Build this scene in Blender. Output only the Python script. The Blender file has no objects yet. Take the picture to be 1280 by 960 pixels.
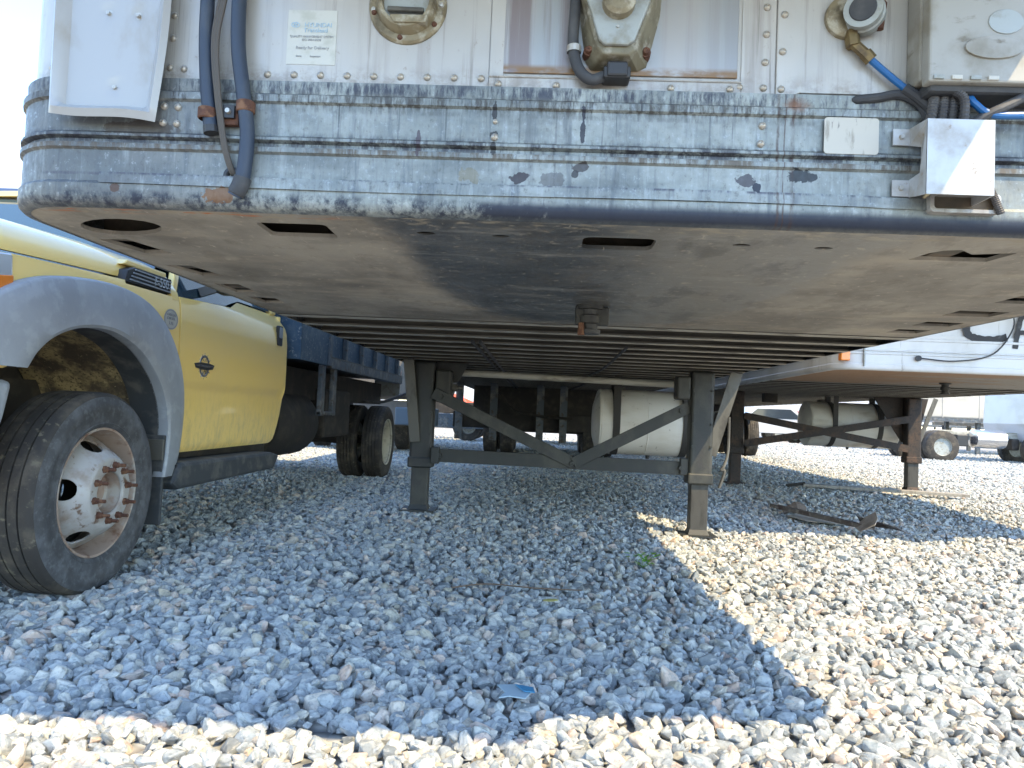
import bpy, math, random
import numpy as np
from math import pi, sin, cos, radians, hypot, atan2, sqrt
from mathutils import Vector, Matrix, geometry
random.seed(7); rng = np.random.default_rng(7)
S = bpy.context.scene
COL = S.collection

# ---------------------------------------------------------------- camera, sky, sun, exposure
cam_d = bpy.data.cameras.new("camera"); cam = bpy.data.objects.new("camera", cam_d); COL.objects.link(cam)
cam_d.sensor_width = 36.0; cam_d.lens = 903.0 / 1280.0 * 36.0
cam_d.clip_start = 0.02; cam_d.clip_end = 3000
_yaw, _pitch, _roll = radians(2.257), radians(2.313), radians(2.5)
_f = Vector((-sin(_yaw) * cos(_pitch), cos(_yaw) * cos(_pitch), sin(_pitch)))
_r = Vector((cos(_yaw), sin(_yaw), 0)); _u = _r.cross(_f)
_R = _r * cos(_roll) + _u * sin(_roll); _U = _u * cos(_roll) - _r * sin(_roll)
cam.matrix_world = Matrix(((_R.x, _U.x, -_f.x, 0), (_R.y, _U.y, -_f.y, 0), (_R.z, _U.z, -_f.z, 0.80), (0, 0, 0, 1)))
S.camera = cam

SUNV = Vector((0.55, -0.54, 1.0)).normalized()
elev = math.asin(SUNV.z); azim = atan2(SUNV.x, SUNV.y)
W = bpy.data.worlds.new("World"); S.world = W; W.use_nodes = True
wn = W.node_tree.nodes; wl = W.node_tree.links
bgn = wn.get("Background") or wn.new("ShaderNodeBackground")
sky = wn.new("ShaderNodeTexSky"); sky.sky_type = 'NISHITA'; sky.sun_disc = False
sky.sun_elevation = elev; sky.sun_rotation = azim
sky.air_density = 1.0; sky.dust_density = 0.1; sky.ozone_density = 1.2
wl.new(sky.outputs[0], bgn.inputs[0]); bgn.inputs[1].default_value = 0.15
sd = bpy.data.lights.new("sun", 'SUN'); sun = bpy.data.objects.new("sun", sd); COL.objects.link(sun)
sd.energy = 2.0; sd.angle = radians(0.5); sd.color = (1.0, 0.79, 0.47)
sun.rotation_euler = SUNV.to_track_quat('Z', 'Y').to_euler(); sun.location = (3, -3, 8)
S.view_settings.view_transform = 'Standard'; S.view_settings.look = 'None'
S.view_settings.exposure = 2.22; S.view_settings.gamma = 1.0
try: S.view_settings.use_curve_mapping = False
except Exception: pass

# ---------------------------------------------------------------- material helpers
def C4(c): return (c[0], c[1], c[2], 1.0)
class NT:
    def __init__(s, name):
        s.m = bpy.data.materials.new(name); s.m.use_nodes = True
        s.n = s.m.node_tree.nodes; s.l = s.m.node_tree.links
        s.b = s.n.get("Principled BSDF")
        s.tc = s.n.new("ShaderNodeTexCoord")
    def link(s, a, b): s.l.new(a, b)
    def math(s, op, a, b=None, c=None, clamp=False):
        n = s.n.new("ShaderNodeMath"); n.operation = op; n.use_clamp = clamp
        for i, v in enumerate((a, b, c)):
            if v is None: continue
            if isinstance(v, (int, float)): n.inputs[i].default_value = v
            else: s.link(v, n.inputs[i])
        return n.outputs[0]
    def mapr(s, v, lo, hi, a=0.0, b=1.0):
        n = s.n.new("ShaderNodeMapRange"); n.interpolation_type = 'SMOOTHSTEP'
        s.link(v, n.inputs[0])
        for i, q in enumerate((lo, hi, a, b)): n.inputs[i + 1].default_value = q
        return n.outputs[0]
    def noise(s, scale=(1, 1, 1), detail=6, rough=0.6, off=(0, 0, 0), dist=0.0):
        mp = s.n.new("ShaderNodeMapping"); s.link(s.tc.outputs['Object'], mp.inputs[0])
        mp.inputs['Scale'].default_value = scale; mp.inputs['Location'].default_value = off
        n = s.n.new("ShaderNodeTexNoise"); s.link(mp.outputs[0], n.inputs['Vector'])
        n.inputs['Scale'].default_value = 1.0; n.inputs['Detail'].default_value = detail
        n.inputs['Roughness'].default_value = rough; n.inputs['Distortion'].default_value = dist
        return n.outputs[0]
    def vor(s, scale, feature='F1', off=(0, 0, 0)):
        mp = s.n.new("ShaderNodeMapping"); s.link(s.tc.outputs['Object'], mp.inputs[0])
        mp.inputs['Scale'].default_value = scale; mp.inputs['Location'].default_value = off
        n = s.n.new("ShaderNodeTexVoronoi"); n.feature = feature; s.link(mp.outputs[0], n.inputs['Vector'])
        n.inputs['Scale'].default_value = 1.0
        return n
    def axis(s, i):
        if not hasattr(s, '_sep'):
            s._sep = s.n.new("ShaderNodeSeparateXYZ"); s.link(s.tc.outputs['Object'], s._sep.inputs[0])
        return s._sep.outputs[i]
    def mix(s, f, a, b):
        n = s.n.new("ShaderNodeMix"); n.data_type = 'RGBA'
        if isinstance(f, (int, float)): n.inputs[0].default_value = f
        else: s.link(f, n.inputs[0])
        for v, i in ((a, 6), (b, 7)):
            if isinstance(v, tuple): n.inputs[i].default_value = C4(v)
            else: s.link(v, n.inputs[i])
        return n.outputs[2]
    def band(s, ax, c, hw, soft):
        d = s.math('ABSOLUTE', s.math('SUBTRACT', s.axis(ax), c))
        return s.mapr(d, hw, hw + soft, 1.0, 0.0)
    def sup(s, a1, a2, c1, c2, r1, r2, nz, amt, soft, p=4.0):
        x = s.math('DIVIDE', s.math('ABSOLUTE', s.math('SUBTRACT', s.axis(a1), c1)), r1)
        y = s.math('DIVIDE', s.math('ABSOLUTE', s.math('SUBTRACT', s.axis(a2), c2)), r2)
        d = s.math('POWER', s.math('ADD', s.math('POWER', x, p), s.math('POWER', y, p)), 1.0 / p)
        d = s.math('ADD', d, s.math('MULTIPLY', s.math('SUBTRACT', nz, 0.5), amt))
        return s.mapr(d, 1.0 - soft, 1.0 + soft, 1.0, 0.0)
    def ell(s, a1, a2, c1, c2, r1, r2, nz=None, amt=0.5, soft=0.15):
        x = s.math('DIVIDE', s.math('SUBTRACT', s.axis(a1), c1), r1)
        y = s.math('DIVIDE', s.math('SUBTRACT', s.axis(a2), c2), r2)
        d = s.math('SQRT', s.math('ADD', s.math('MULTIPLY', x, x), s.math('MULTIPLY', y, y)))
        if nz is not None: d = s.math('ADD', d, s.math('MULTIPLY', s.math('SUBTRACT', nz, 0.5), amt))
        return s.mapr(d, 1.0 - soft, 1.0 + soft, 1.0, 0.0)
    def bump(s, h, strength=0.3, dist=0.01):
        n = s.n.new("ShaderNodeBump"); n.inputs['Strength'].default_value = strength
        n.inputs['Distance'].default_value = dist; s.link(h, n.inputs['Height'])
        s.link(n.outputs[0], s.b.inputs['Normal'])
    def done(s, col, rough=0.6, metal=0.0, coat=0.0):
        if isinstance(col, tuple): s.b.inputs['Base Color'].default_value = C4(col)
        else: s.link(col, s.b.inputs['Base Color'])
        for k, v in (('Roughness', rough), ('Metallic', metal), ('Coat Weight', coat)):
            if isinstance(v, (int, float)): s.b.inputs[k].default_value = v
            else: s.link(v, s.b.inputs[k])
        s.b.inputs['Coat Roughness'].default_value = 0.06
        return s.m

def simple(name, col, rough=0.6, metal=0.0, coat=0.0, dirt=None, dscale=(6, 6, 6), lo=0.45, hi=0.7,
           dirt2=None, d2scale=(40, 40, 40), lo2=0.5, hi2=0.65, bump=0.0, bscale=(80, 80, 80)):
    t = NT(name); c = col
    if dirt:
        c = t.mix(t.mapr(t.noise(dscale), lo, hi), c, dirt)
    if dirt2:
        c = t.mix(t.mapr(t.noise(d2scale, off=(3, 1, 2)), lo2, hi2), c, dirt2)
    if bump: t.bump(t.noise(bscale, detail=8), bump, 0.004)
    return t.done(c, rough, metal, coat)

# ---------------------------------------------------------------- mesh helpers
class MB:
    def __init__(s): s.v = []; s.f = []
    def add(s, vs, fs):
        o = len(s.v); s.v += [tuple(p) for p in vs]; s.f += [tuple(i + o for i in f) for f in fs]; return s
    def box(s, x0, x1, y0, y1, z0, z1, M=None):
        vs = [Vector((x, y, z)) for x in (x0, x1) for y in (y0, y1) for z in (z0, z1)]
        if M is not None: vs = [M @ v for v in vs]
        return s.add(vs, [(0, 1, 3, 2), (4, 6, 7, 5), (0, 4, 5, 1), (2, 3, 7, 6), (0, 2, 6, 4), (1, 5, 7, 3)])
    def beam(s, p0, p1, w, h, up=(0, 0, 1)):
        p0 = Vector(p0); p1 = Vector(p1); d = (p1 - p0).normalized(); up = Vector(up)
        sd_ = d.cross(up).normalized(); u = sd_.cross(d)
        vs = [p + sd_ * a * w / 2 + u * b * h / 2 for p in (p0, p1) for a, b in ((-1, -1), (1, -1), (1, 1), (-1, 1))]
        return s.add(vs, [(3, 2, 1, 0), (4, 5, 6, 7), (0, 1, 5, 4), (1, 2, 6, 5), (2, 3, 7, 6), (3, 0, 4, 7)])
    def tube(s, pts, r, n=10, cap=True):
        pts = [Vector(p) for p in pts]; L = len(pts); rs = r if isinstance(r, (list, tuple)) else [r] * L
        vs = []; ref = None
        for i, p in enumerate(pts):
            d = (pts[min(i + 1, L - 1)] - pts[max(i - 1, 0)]).normalized()
            if ref is None:
                ref = d.orthogonal().normalized()
            ref = (ref - d * ref.dot(d)).normalized(); b = d.cross(ref)
            for k in range(n):
                a = 2 * pi * k / n; vs.append(p + (ref * cos(a) + b * sin(a)) * rs[i])
        fs = [(i * n + k, i * n + (k + 1) % n, (i + 1) * n + (k + 1) % n, (i + 1) * n + k) for i in range(L - 1) for k in range(n)]
        if cap: fs += [tuple(range(n))[::-1], tuple((L - 1) * n + k for k in range(n))]
        return s.add(vs, fs)
    def lathe(s, prof, c, ax='X', n=48, cap=False):
        # prof: (along axis, radius)
        vs = []
        for a, r in prof:
            for k in range(n):
                t = 2 * pi * k / n; u, v = r * cos(t), r * sin(t)
                vs.append({'X': (c[0] + a, c[1] + u, c[2] + v), 'Y': (c[0] + u, c[1] + a, c[2] + v), 'Z': (c[0] + u, c[1] + v, c[2] + a)}[ax])
        L = len(prof)
        fs = [(i * n + k, i * n + (k + 1) % n, (i + 1) * n + (k + 1) % n, (i + 1) * n + k) for i in range(L - 1) for k in range(n)]
        if cap: fs += [tuple(range(n))[::-1], tuple((L - 1) * n + k for k in range(n))]
        return s.add(vs, fs)
    def prism(s, pts, d, ax='Y', at=0.0, holes=()):
        # outline in the two other axes, extruded from at to at+d ; holes are recessed through
        loops = [list(pts)] + [list(h) for h in holes]
        def P(q, e):
            return {'Y': (q[0], e, q[1]), 'X': (e, q[0], q[1]), 'Z': (q[0], q[1], e)}[ax]
        flat = [q for lp in loops for q in lp]
        tris = geometry.tessellate_polygon([[Vector((q[0], q[1], 0)) for q in lp] for lp in loops])
        N = len(flat); vs = [P(q, at) for q in flat] + [P(q, at + d) for q in flat]
        fs = [tuple(t) for t in tris] + [tuple(i + N for i in t[::-1]) for t in tris]
        o = 0
        for lp in loops:
            m = len(lp)
            fs += [(o + i, o + (i + 1) % m, N + o + (i + 1) % m, N + o + i) for i in range(m)]
            o += m
        return s.add(vs, fs)
    def grid(s, rows):
        n = len(rows[0]); vs = [p for r in rows for p in r]
        return s.add(vs, [(i * n + k, i * n + k + 1, (i + 1) * n + k + 1, (i + 1) * n + k) for i in range(len(rows) - 1) for k in range(n - 1)])
    def build(s, name, mat, parent=None, bev=0.0, smooth=False, solid=0.0, seg=2, fixn=True, off=-1.0):
        org = ORG.get(root_of(parent).name, (0, 0, 0)) if parent else (0, 0, 0)
        me = bpy.data.meshes.new(name)
        me.from_pydata([(x - org[0], y - org[1], z - org[2]) for x, y, z in s.v], [], s.f)
        if fixn:
            import bmesh
            bm = bmesh.new(); bm.from_mesh(me); bmesh.ops.remove_doubles(bm, verts=bm.verts, dist=1e-5)
            bmesh.ops.recalc_face_normals(bm, faces=bm.faces); bm.to_mesh(me); bm.free()
        me.materials.append(mat)
        if smooth:
            me.polygons.foreach_set('use_smooth', [True] * len(me.polygons))
            try: me.set_sharp_from_angle(angle=radians(35))
            except Exception: pass
        o = bpy.data.objects.new(name, me); COL.objects.link(o)
        if parent: o.parent = parent
        if solid:
            m = o.modifiers.new('solid', 'SOLIDIFY'); m.thickness = solid; m.offset = off
        if smooth:
            m = o.modifiers.new('split', 'EDGE_SPLIT'); m.split_angle = radians(40)
        if bev:
            m = o.modifiers.new('bev', 'BEVEL'); m.width = bev; m.segments = seg; m.limit_method = 'ANGLE'; m.angle_limit = radians(40)
            m.harden_normals = False
        return o
ORG = {}
def root_of(o):
    while o.parent: o = o.parent
    return o
def thing(name, label, cat, org, group=None, loc=None, rotz=0.0):
    o = bpy.data.objects.new(name, None); COL.objects.link(o)
    o.empty_display_size = 0.2
    o.location = loc or org; o.rotation_euler = (0, 0, rotz)
    o['label'] = label; o['category'] = cat
    if group: o['group'] = group
    ORG[o.name] = tuple(org); return o
def tag(o, label=None, cat=None, group=None, kind=None):
    if label: o['label'] = label
    if cat: o['category'] = cat
    if group: o['group'] = group
    if kind: o['kind'] = kind
    return o
def inst(src, loc, parent=None, scale=None, rot=None):      # copy sharing mesh data; loc in thing coordinates
    o = src.copy(); COL.objects.link(o); o.location = loc
    if parent is not None: o.parent = parent
    if scale: o.scale = scale
    if rot: o.rotation_euler = rot
    return o
def copy_tree(src, parent=None):
    c = src.copy(); COL.objects.link(c); c.parent = parent
    for ch in list(src.children): copy_tree(ch, c)
    return c
def text(name, body, size, loc, facing, mat, parent, ext=0.0008, align='CENTER', sx=1.0, space=1.0):
    cu = bpy.data.curves.new(name, 'FONT'); cu.body = body; cu.size = size; cu.extrude = ext
    cu.align_x = align; cu.align_y = 'CENTER'; cu.space_character = space
    t = bpy.data.objects.new(name, cu); COL.objects.link(t)
    bpy.context.view_layer.update()
    me = bpy.data.meshes.new_from_object(t)
    bpy.data.objects.remove(t); bpy.data.curves.remove(cu)
    R_ = Matrix.Rotation(pi / 2, 4, 'X')
    if facing == 'X': R_ = Matrix.Rotation(pi / 2, 4, 'Z') @ R_
    org = ORG.get(root_of(parent).name, (0, 0, 0))
    me.transform(Matrix.Translation(Vector(loc) - Vector(org)) @ R_ @ Matrix.Diagonal((sx, 1, 1, 1)))
    me.materials.clear(); me.materials.append(mat)
    o = bpy.data.objects.new(name, me); COL.objects.link(o); o.parent = parent
    return o
def catmull(pts, n=6):
    P = [Vector(p) for p in pts]; P = [P[0] * 2 - P[1]] + P + [P[-1] * 2 - P[-2]]; out = []
    for i in range(1, len(P) - 2):
        for k in range(n):
            t = k / n
            out.append(0.5 * ((2 * P[i]) + (P[i + 1] - P[i - 1]) * t + (2 * P[i - 1] - 5 * P[i] + 4 * P[i + 1] - P[i + 2]) * t * t
                              + (3 * P[i] - P[i - 1] - 3 * P[i + 1] + P[i + 2]) * t ** 3))
    out.append(P[-2]); return out
def sstep(a, b, x):
    t = np.clip((x - a) / (b - a), 0, 1); return t * t * (3 - 2 * t)
def gz(x, y):                                      # height of the gravel
    h = 0.045 * np.exp(-((x + .86) ** 2 + (y - 5.5) ** 2) / .35) - 0.03 * np.exp(-((x - 1.16) ** 2 + (y - 5.25) ** 2) / .4)
    h = h + 0.07 * sstep(1.6, 3.0, x) * sstep(5.0, 8.5, y)
    h = h + 0.010 * np.sin(1.7 * x + 0.6) * np.sin(1.3 * y) + 0.006 * np.sin(3.9 * x + 2.3 * y)
    return h

# ---------------------------------------------------------------- materials
def m_wall(name, seed=0.0, dirtier=0.0):
    t = NT(name)
    c = t.mix(t.mapr(t.noise((2, 2, 1.2), 5, off=(seed, 0, 0)), .35, .7), (.44, .42, .385), (.36, .355, .34))
    st = t.noise((26, 26, 1.3), 7, .65, off=(seed, 2, 0))
    c = t.mix(t.math('MULTIPLY', t.mapr(st, .50 - dirtier * .1, .75), .45 + dirtier * .3), c, (.19, .165, .15))
    sp = t.noise((60, 60, 40), 6, .7, off=(0, seed, 4))
    c = t.mix(t.math('MULTIPLY', t.mapr(sp, .62, .74), .55), c, (.20, .16, .13))
    big = t.noise((3.1, 3, 1.5), 4, .6, off=(seed + 5, 1, 1))
    c = t.mix(t.math('MULTIPLY', t.mapr(big, .5, .75), .45), c, (.30, .27, .24))
    rn = t.noise((38, 38, 1.1), 8, .72, off=(seed + 1, 7, 0)); c = t.mix(t.math('MULTIPLY', t.mapr(rn, .57, .70), .50 + dirtier * .35), c, (.13, .11, .095))
    ft = t.mapr(t.axis(2), 1.47, 1.415, 0.0, 1.0 if dirtier >= 0 else .12); c = t.mix(t.math('MULTIPLY', t.math('MULTIPLY', ft, t.mapr(t.noise((20, 20, 25), 6, .7), .42, .62)), .6), c, (.17, .14, .11))
    t.bump(t.noise((7, 7, 5), 3), .12, .02)
    return t.done(c, t.mapr(sp, .3, .8, .28, .5), .15)
WALL = m_wall('aged_white_panel', 0); WALL2 = m_wall('aged_white_panel_streaked', 3.3, 1.0)

def m_center():
    t = NT('access_panel_metal')
    st = t.noise((30, 30, .9), 7, .65)
    c = t.mix(t.mapr(t.noise((4, 4, .7), 4, off=(2, 0, 0)), .38, .62), (.29, .31, .32), (.36, .34, .32))
    L = t.mapr(t.axis(0), -.32, .12, 1.0, .25)
    c = t.mix(t.math('MULTIPLY', t.mapr(st, .46, .62), t.math('MULTIPLY', L, .9)), c, (.18, .145, .145))
    bd = t.math('MULTIPLY', t.band(2, 1.452, .004, .012), t.mapr(t.noise((14, 14, 30), 4), .3, .55))
    c = t.mix(bd, c, (.20, .12, .06))
    return t.done(c, .34, .3)
PANEL = m_center()

def m_rail():
    t = NT('weathered_bottom_rail')
    n1 = t.noise((4, 4, 3), 6, .6); st = t.noise((34, 34, 3.5), 8, .68, off=(1, 0, 0)); sp = t.noise((85, 85, 70), 8, .75, off=(0, 3, 0))
    md = t.noise((13, 13, 16), 8, .72, off=(6, 0, 2)); bl = t.noise((48, 48, 30), 7, .75, off=(0, 6, 2))
    c = t.mix(t.mapr(n1, .35, .65), (.275, .295, .28), (.175, .195, .19))
    c = t.mix(t.math('MULTIPLY', t.mapr(t.axis(0), .25, .6), .5), c, (.17, .18, .165))
    c = t.mix(t.math('MULTIPLY', t.mapr(t.axis(0), -.70, -.98), .72), c, (.085, .085, .088))
    c = t.mix(t.math('MULTIPLY', t.mapr(md, .46, .62), .4), c, (.12, .14, .145))
    c = t.mix(t.math('MULTIPLY', t.mapr(st, .50, .68), .62), c, (.06, .072, .09))
    dr = t.noise((70, 70, 1.6), 6, .7, off=(3, 3, 1)); c = t.mix(t.math('MULTIPLY', t.mapr(dr, .56, .68), t.mapr(t.axis(2), 1.20, 1.41, .35, .9)), c, (.035, .04, .052))
    dr2 = t.noise((24, 24, 2.2), 6, .7, off=(13, 3, 4)); c = t.mix(t.math('MULTIPLY', t.mapr(dr2, .54, .66), .5), c, (.09, .10, .11))
    big = t.noise((2.6, 2.6, 9), 4, .65, off=(8, 1, 3)); c = t.mix(t.math('MULTIPLY', t.mapr(big, .50, .66), .45), c, (.075, .085, .09))
    c = t.mix(t.math('MULTIPLY', t.mapr(st, .46, .34), .35), c, (.34, .37, .37))
    c = t.mix(t.math('MULTIPLY', t.mapr(sp, .55, .66), .5), c, (.07, .075, .08))
    c = t.mix(t.math('MULTIPLY', t.mapr(sp, .44, .36), .35), c, (.38, .40, .40))
    fine = t.noise((130, 130, 75), 6, .7, off=(2, 2, 5))
    rgt = t.mapr(t.axis(0), -.50, .15, -.03, .34)
    for (z, hw, so, k, col) in ((1.404, .004, .020, .92, (.025, .03, .05)), (1.379, .007, .014, .85, (.04, .035, .03)), (1.360, .001, .006, .5, (.06, .06, .06)), (1.296, .0035, .002, .6, (.03, .032, .05)), (1.299, .006, .016, .78, (.03, .03, .04)),
                                (1.281, .003, .008, .85, (.085, .065, .045)), (1.226, .0006, .004, .8, (.05, .05, .07)), (1.177, .007, .016, .97, (.012, .018, .035))):
        nn_ = t.math('ADD', t.math('MULTIPLY', bl, .55), t.math('MULTIPLY', md, .45))
        if z < 1.2: nn_ = t.math('ADD', nn_, rgt)
        else: nn_ = t.math('ADD', t.math('MULTIPLY', t.noise((90, 90, 22), 7, .68, off=(z * 3, 2, 5)), .55), t.math('MULTIPLY', t.noise((7, 7, 4), 5, .6, off=(z * 9, 1, 0)), .47))
        b = t.math('MULTIPLY', t.band(2, z, hw, so), t.mapr(nn_, *((.42, .56) if z < 1.2 else (.46, .59))))
        c = t.mix(t.math('MULTIPLY', b, k), c, col)
    nz = t.noise((55, 55, 55), 5, .65); nw = t.noise((22, 22, 22), 3)
    nn = t.math('ADD', t.math('MULTIPLY', nz, .6), t.math('MULTIPLY', nw, .6))
    for (x, z, rx, rz, k, col) in ((-.250, 1.242, .026, .013, .95, (.035, .03, .035)), (-.185, 1.238, .026, .018, .6, (.06, .055, .06)),
                                   (-.130, 1.267, .020, .011, .9, (.045, .04, .04)), (-.142, 1.252, .007, .008, .9, (.03, .03, .035)),
                                   (.175, 1.250, .022, .013, .85, (.035, .03, .04)), (.195, 1.237, .009, .011, .95, (.015, .02, .035)),
                                   (.275, 1.262, .035, .016, .92, (.014, .018, .024)), (-.297, 1.372, .0075, .030, .92, (.025, .024, .026)), (-.297, 1.298, .0065, .016, .9, (.03, .03, .03)), (-.297, 1.322, .0095, .010, .9, (.03, .03, .03)), (-.44, 1.30, .006, .035, .85, (.06, .045, .055)),
                                   (-.34, 1.243, .028, .02, .5, (.15, .125, .07)), (-1.02, 1.20, .012, .010, .9, (.07, .04, .03)),
                                   (-.82, 1.19, .035, .02, .85, (.14, .065, .025)), (-.98, 1.315, .10, .02, .75, (.06, .05, .045)), (-.13, 1.34, .006, .05, .9, (.02, .02, .03))):
        c = t.mix(t.math('MULTIPLY', t.ell(0, 2, x, z, rx, rz, nn, 2.6, .06), k), c, col)
    brk = t.mapr(t.noise((60, 60, 18), 5, .7, off=(9, 0, 0)), .36, .62, .15, 1.0)
    for (x, w) in ((.232, .0014), (.259, .0020), (.243, .0007)):      # rust runs below the seam
        wob = t.math('MULTIPLY', t.math('SUBTRACT', t.noise((3, 3, 14), 3, off=(x * 50, 0, 0)), .5), .012)
        d = t.math('ABSOLUTE', t.math('SUBTRACT', t.math('ADD', t.axis(0), wob), x))
        c = t.mix(t.math('MULTIPLY', t.mapr(d, w * .3, w * 3.0, 1, 0), t.math('MULTIPLY', brk, .8)), c, (.05, .022, .014))
    c = t.mix(t.math('MULTIPLY', t.ell(0, 2, .262, 1.395, .024, .014, nn, 2.4, .5), .75), c, (.13, .05, .018))
    t.bump(t.math('ADD', t.math('MULTIPLY', sp, .3), n1), .18, .006)
    return t.done(c, t.mapr(sp, .3, .7, .36, .62), .3)
RAIL = m_rail()

def m_under():
    t = NT('dusty_coupler_plate')
    n1 = t.noise((3, 2, 3), 7, .6); n2 = t.noise((30, 30, 30), 8, .7); n3 = t.noise((2.2, 6, 2), 6, .6, off=(4, 4, 0))
    c = t.mix(t.mapr(n1, .35, .68), (.33, .30, .245), (.19, .172, .142))
    c = t.mix(t.math('MULTIPLY', t.mapr(n3, .5, .7), .5), c, (.46, .39, .29))
    gm = t.sup(0, 1, -.01, .10, .50, 1.40, t.math('ADD', t.math('MULTIPLY', t.noise((5, 5, 5), 5), .7), t.math('MULTIPLY', n2, .25)), .42, .10, 3.0)
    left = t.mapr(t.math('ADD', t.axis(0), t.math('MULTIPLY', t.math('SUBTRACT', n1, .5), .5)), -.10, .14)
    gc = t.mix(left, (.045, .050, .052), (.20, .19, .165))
    gc = t.mix(t.math('MULTIPLY', t.mapr(n3, .42, .62), .35), gc, (.15, .155, .15))
    # arcs rubbed by the fifth wheel, centred on the kingpin
    kx = t.math('SUBTRACT', t.axis(0), -.04); ky = t.math('SUBTRACT', t.axis(1), 1.05)
    rr = t.math('SQRT', t.math('ADD', t.math('MULTIPLY', kx, kx), t.math('MULTIPLY', ky, ky)))
    cx = t.n.new("ShaderNodeCombineXYZ"); t.link(t.math('MULTIPLY', rr, 60), cx.inputs[0]); t.link(t.math('MULTIPLY', t.math('ARCTAN2', ky, kx), 1.6), cx.inputs[1])
    nn = t.n.new("ShaderNodeTexNoise"); t.link(cx.outputs[0], nn.inputs['Vector']); nn.inputs['Scale'].default_value = 1; nn.inputs['Detail'].default_value = 5
    arc = t.math('MULTIPLY', t.mapr(nn.outputs[0], .55, .72), t.mapr(rr, .12, .45, .9, .15))
    gc = t.mix(arc, gc, (.27, .27, .25))
    gc = t.mix(t.math('MULTIPLY', t.mapr(t.noise((7, 3, 5), 7, .7, off=(1, 8, 0)), .50, .62), .55), gc, (.028, .030, .032))
    gc = t.mix(t.math('MULTIPLY', t.mapr(t.noise((2.5, 11, 5), 6, .65, off=(7, 2, 0)), .55, .66), .6), gc, (.25, .245, .22))
    c = t.mix(t.math('MULTIPLY', t.mapr(t.noise((2.2, 3.2, 3), 5, .6, off=(9, 3, 0)), .52, .66), .55), c, (.13, .118, .095))
    c = t.mix(t.math('MULTIPLY', gm, .95), c, gc)
    c = t.mix(t.math('MULTIPLY', t.mapr(n2, .56, .68), .5), c, (.50, .43, .33))
    n4 = t.noise((9, 5, 9), 8, .72, off=(2, 9, 0)); c = t.mix(t.math('MULTIPLY', t.mapr(n4, .50, .62), .35), c, (.12, .10, .075))
    n5 = t.noise((70, 14, 30), 5, .7, off=(5, 5, 0)); c = t.mix(t.math('MULTIPLY', t.mapr(n5, .64, .70), .55), c, (.60, .53, .42))
    c = t.mix(t.math('MULTIPLY', t.band(1, .02, .03, .05), t.mapr(t.noise((20, 40, 5), 6), .5, .62)), c, (.30, .26, .19))
    c = t.mix(t.math('MULTIPLY', t.math('MULTIPLY', t.band(1, .03, .012, .02), t.mapr(t.noise((9, 60, 5), 6, off=(5, 0, 0)), .54, .60)), t.mapr(t.axis(0), -.55, -.70)), c, (.42, .12, .02))
    t.bump(n2, .3, .004)
    return t.done(c, t.mapr(gm, 0, 1, .7, .36), .1)
UNDER = m_under()
DARKIN = simple('dark_box_interior', (.07, .06, .045), .8, dirt=(.16, .12, .08))
XM = simple('dusty_crossmember_steel', (.38, .36, .30), .7, .1, dirt=(.52, .49, .40), dscale=(3, 12, 12), dirt2=(.06, .055, .05), d2scale=(8, 30, 30), bump=.2)
XMD = simple('crossmember_web_shade', (.075, .068, .055), .8, dirt=(.13, .117, .09), dscale=(3, 10, 10))  # dark web colour: shade of the gaps between the flanges painted in
GEARM = simple('dark_grey_gear_steel', (.024, .027, .026), .55, .1, dirt=(.055, .054, .046), dscale=(5, 5, 3), dirt2=(.03, .03, .03), d2scale=(14, 14, 10), bump=.25)
GEARL = simple('pale_worn_steel', (.11, .106, .092), .55, .2, dirt=(.055, .05, .042), dscale=(8, 8, 4), bump=.2)
GEARD = simple('dusty_worn_gear_steel', (.05, .048, .042), .6, .1, dirt=(.028, .026, .022), dscale=(20, 20, 5), bump=.2)
GEARR = simple('brown_rusted_gear_steel', (.034, .027, .024), .75, .1, dirt=(.075, .045, .03), dscale=(7, 7, 5), dirt2=(.02, .018, .018), bump=.25)
PIPE = simple('galvanised_pipe', (.45, .44, .38), .5, .1, dirt=(.17, .155, .12), dscale=(3, 10, 10))
TANKW = simple('cream_tank_paint', (.76, .74, .68), .42, .0, dirt=(.66, .63, .55), dscale=(2, 4, 6), dirt2=(.25, .22, .17), d2scale=(18, 18, 18), lo2=.62, hi2=.72)
TANKA = simple('brushed_tank_aluminium', (.62, .61, .56), .4, .1, dirt=(.45, .42, .36), dscale=(3, 6, 6))
STRAP = simple('black_strap', (.04, .038, .035), .7)
RUBBER = simple('black_rubber', (.035, .037, .042), .7, dirt=(.07, .07, .07), dscale=(12, 12, 12))
HOSEM = simple('blue_grey_hose', (.02, .032, .055), .55, dirt=(.045, .055, .07), dscale=(12, 12, 7), bump=.15)
CABLE = simple('dusty_cable', (.07, .06, .05), .7, dirt=(.06, .06, .06), dscale=(20, 20, 6))
RUST = simple('orange_rust', (.10, .042, .024), .85, dirt=(.06, .025, .015), dscale=(60, 60, 60), dirt2=(.17, .085, .045), bump=.5)
RIVET = simple('rivet_aluminium', (.42, .41, .38), .4, .5, dirt=(.33, .27, .2), dscale=(60, 60, 60))
MUDP = NT('white_pressed_plate'); MUDP = MUDP.done(MUDP.mix(MUDP.math('MULTIPLY', MUDP.mapr(MUDP.noise((9, 9, 5), 5), .55, .72), .6), (.33, .33, .325), (.26, .235, .19)), .33, .1)
TANP = simple('tan_dirty_aluminium', (.22, .18, .11), .5, .2, dirt=(.09, .07, .04), dscale=(22, 22, 22), dirt2=(.33, .30, .23), d2scale=(35, 35, 35))
OLIV = simple('olive_grime_cast', (.17, .15, .10), .6, .1, dirt=(.07, .055, .03), dscale=(18, 18, 18), dirt2=(.30, .28, .23), d2scale=(30, 30, 30))
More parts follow.
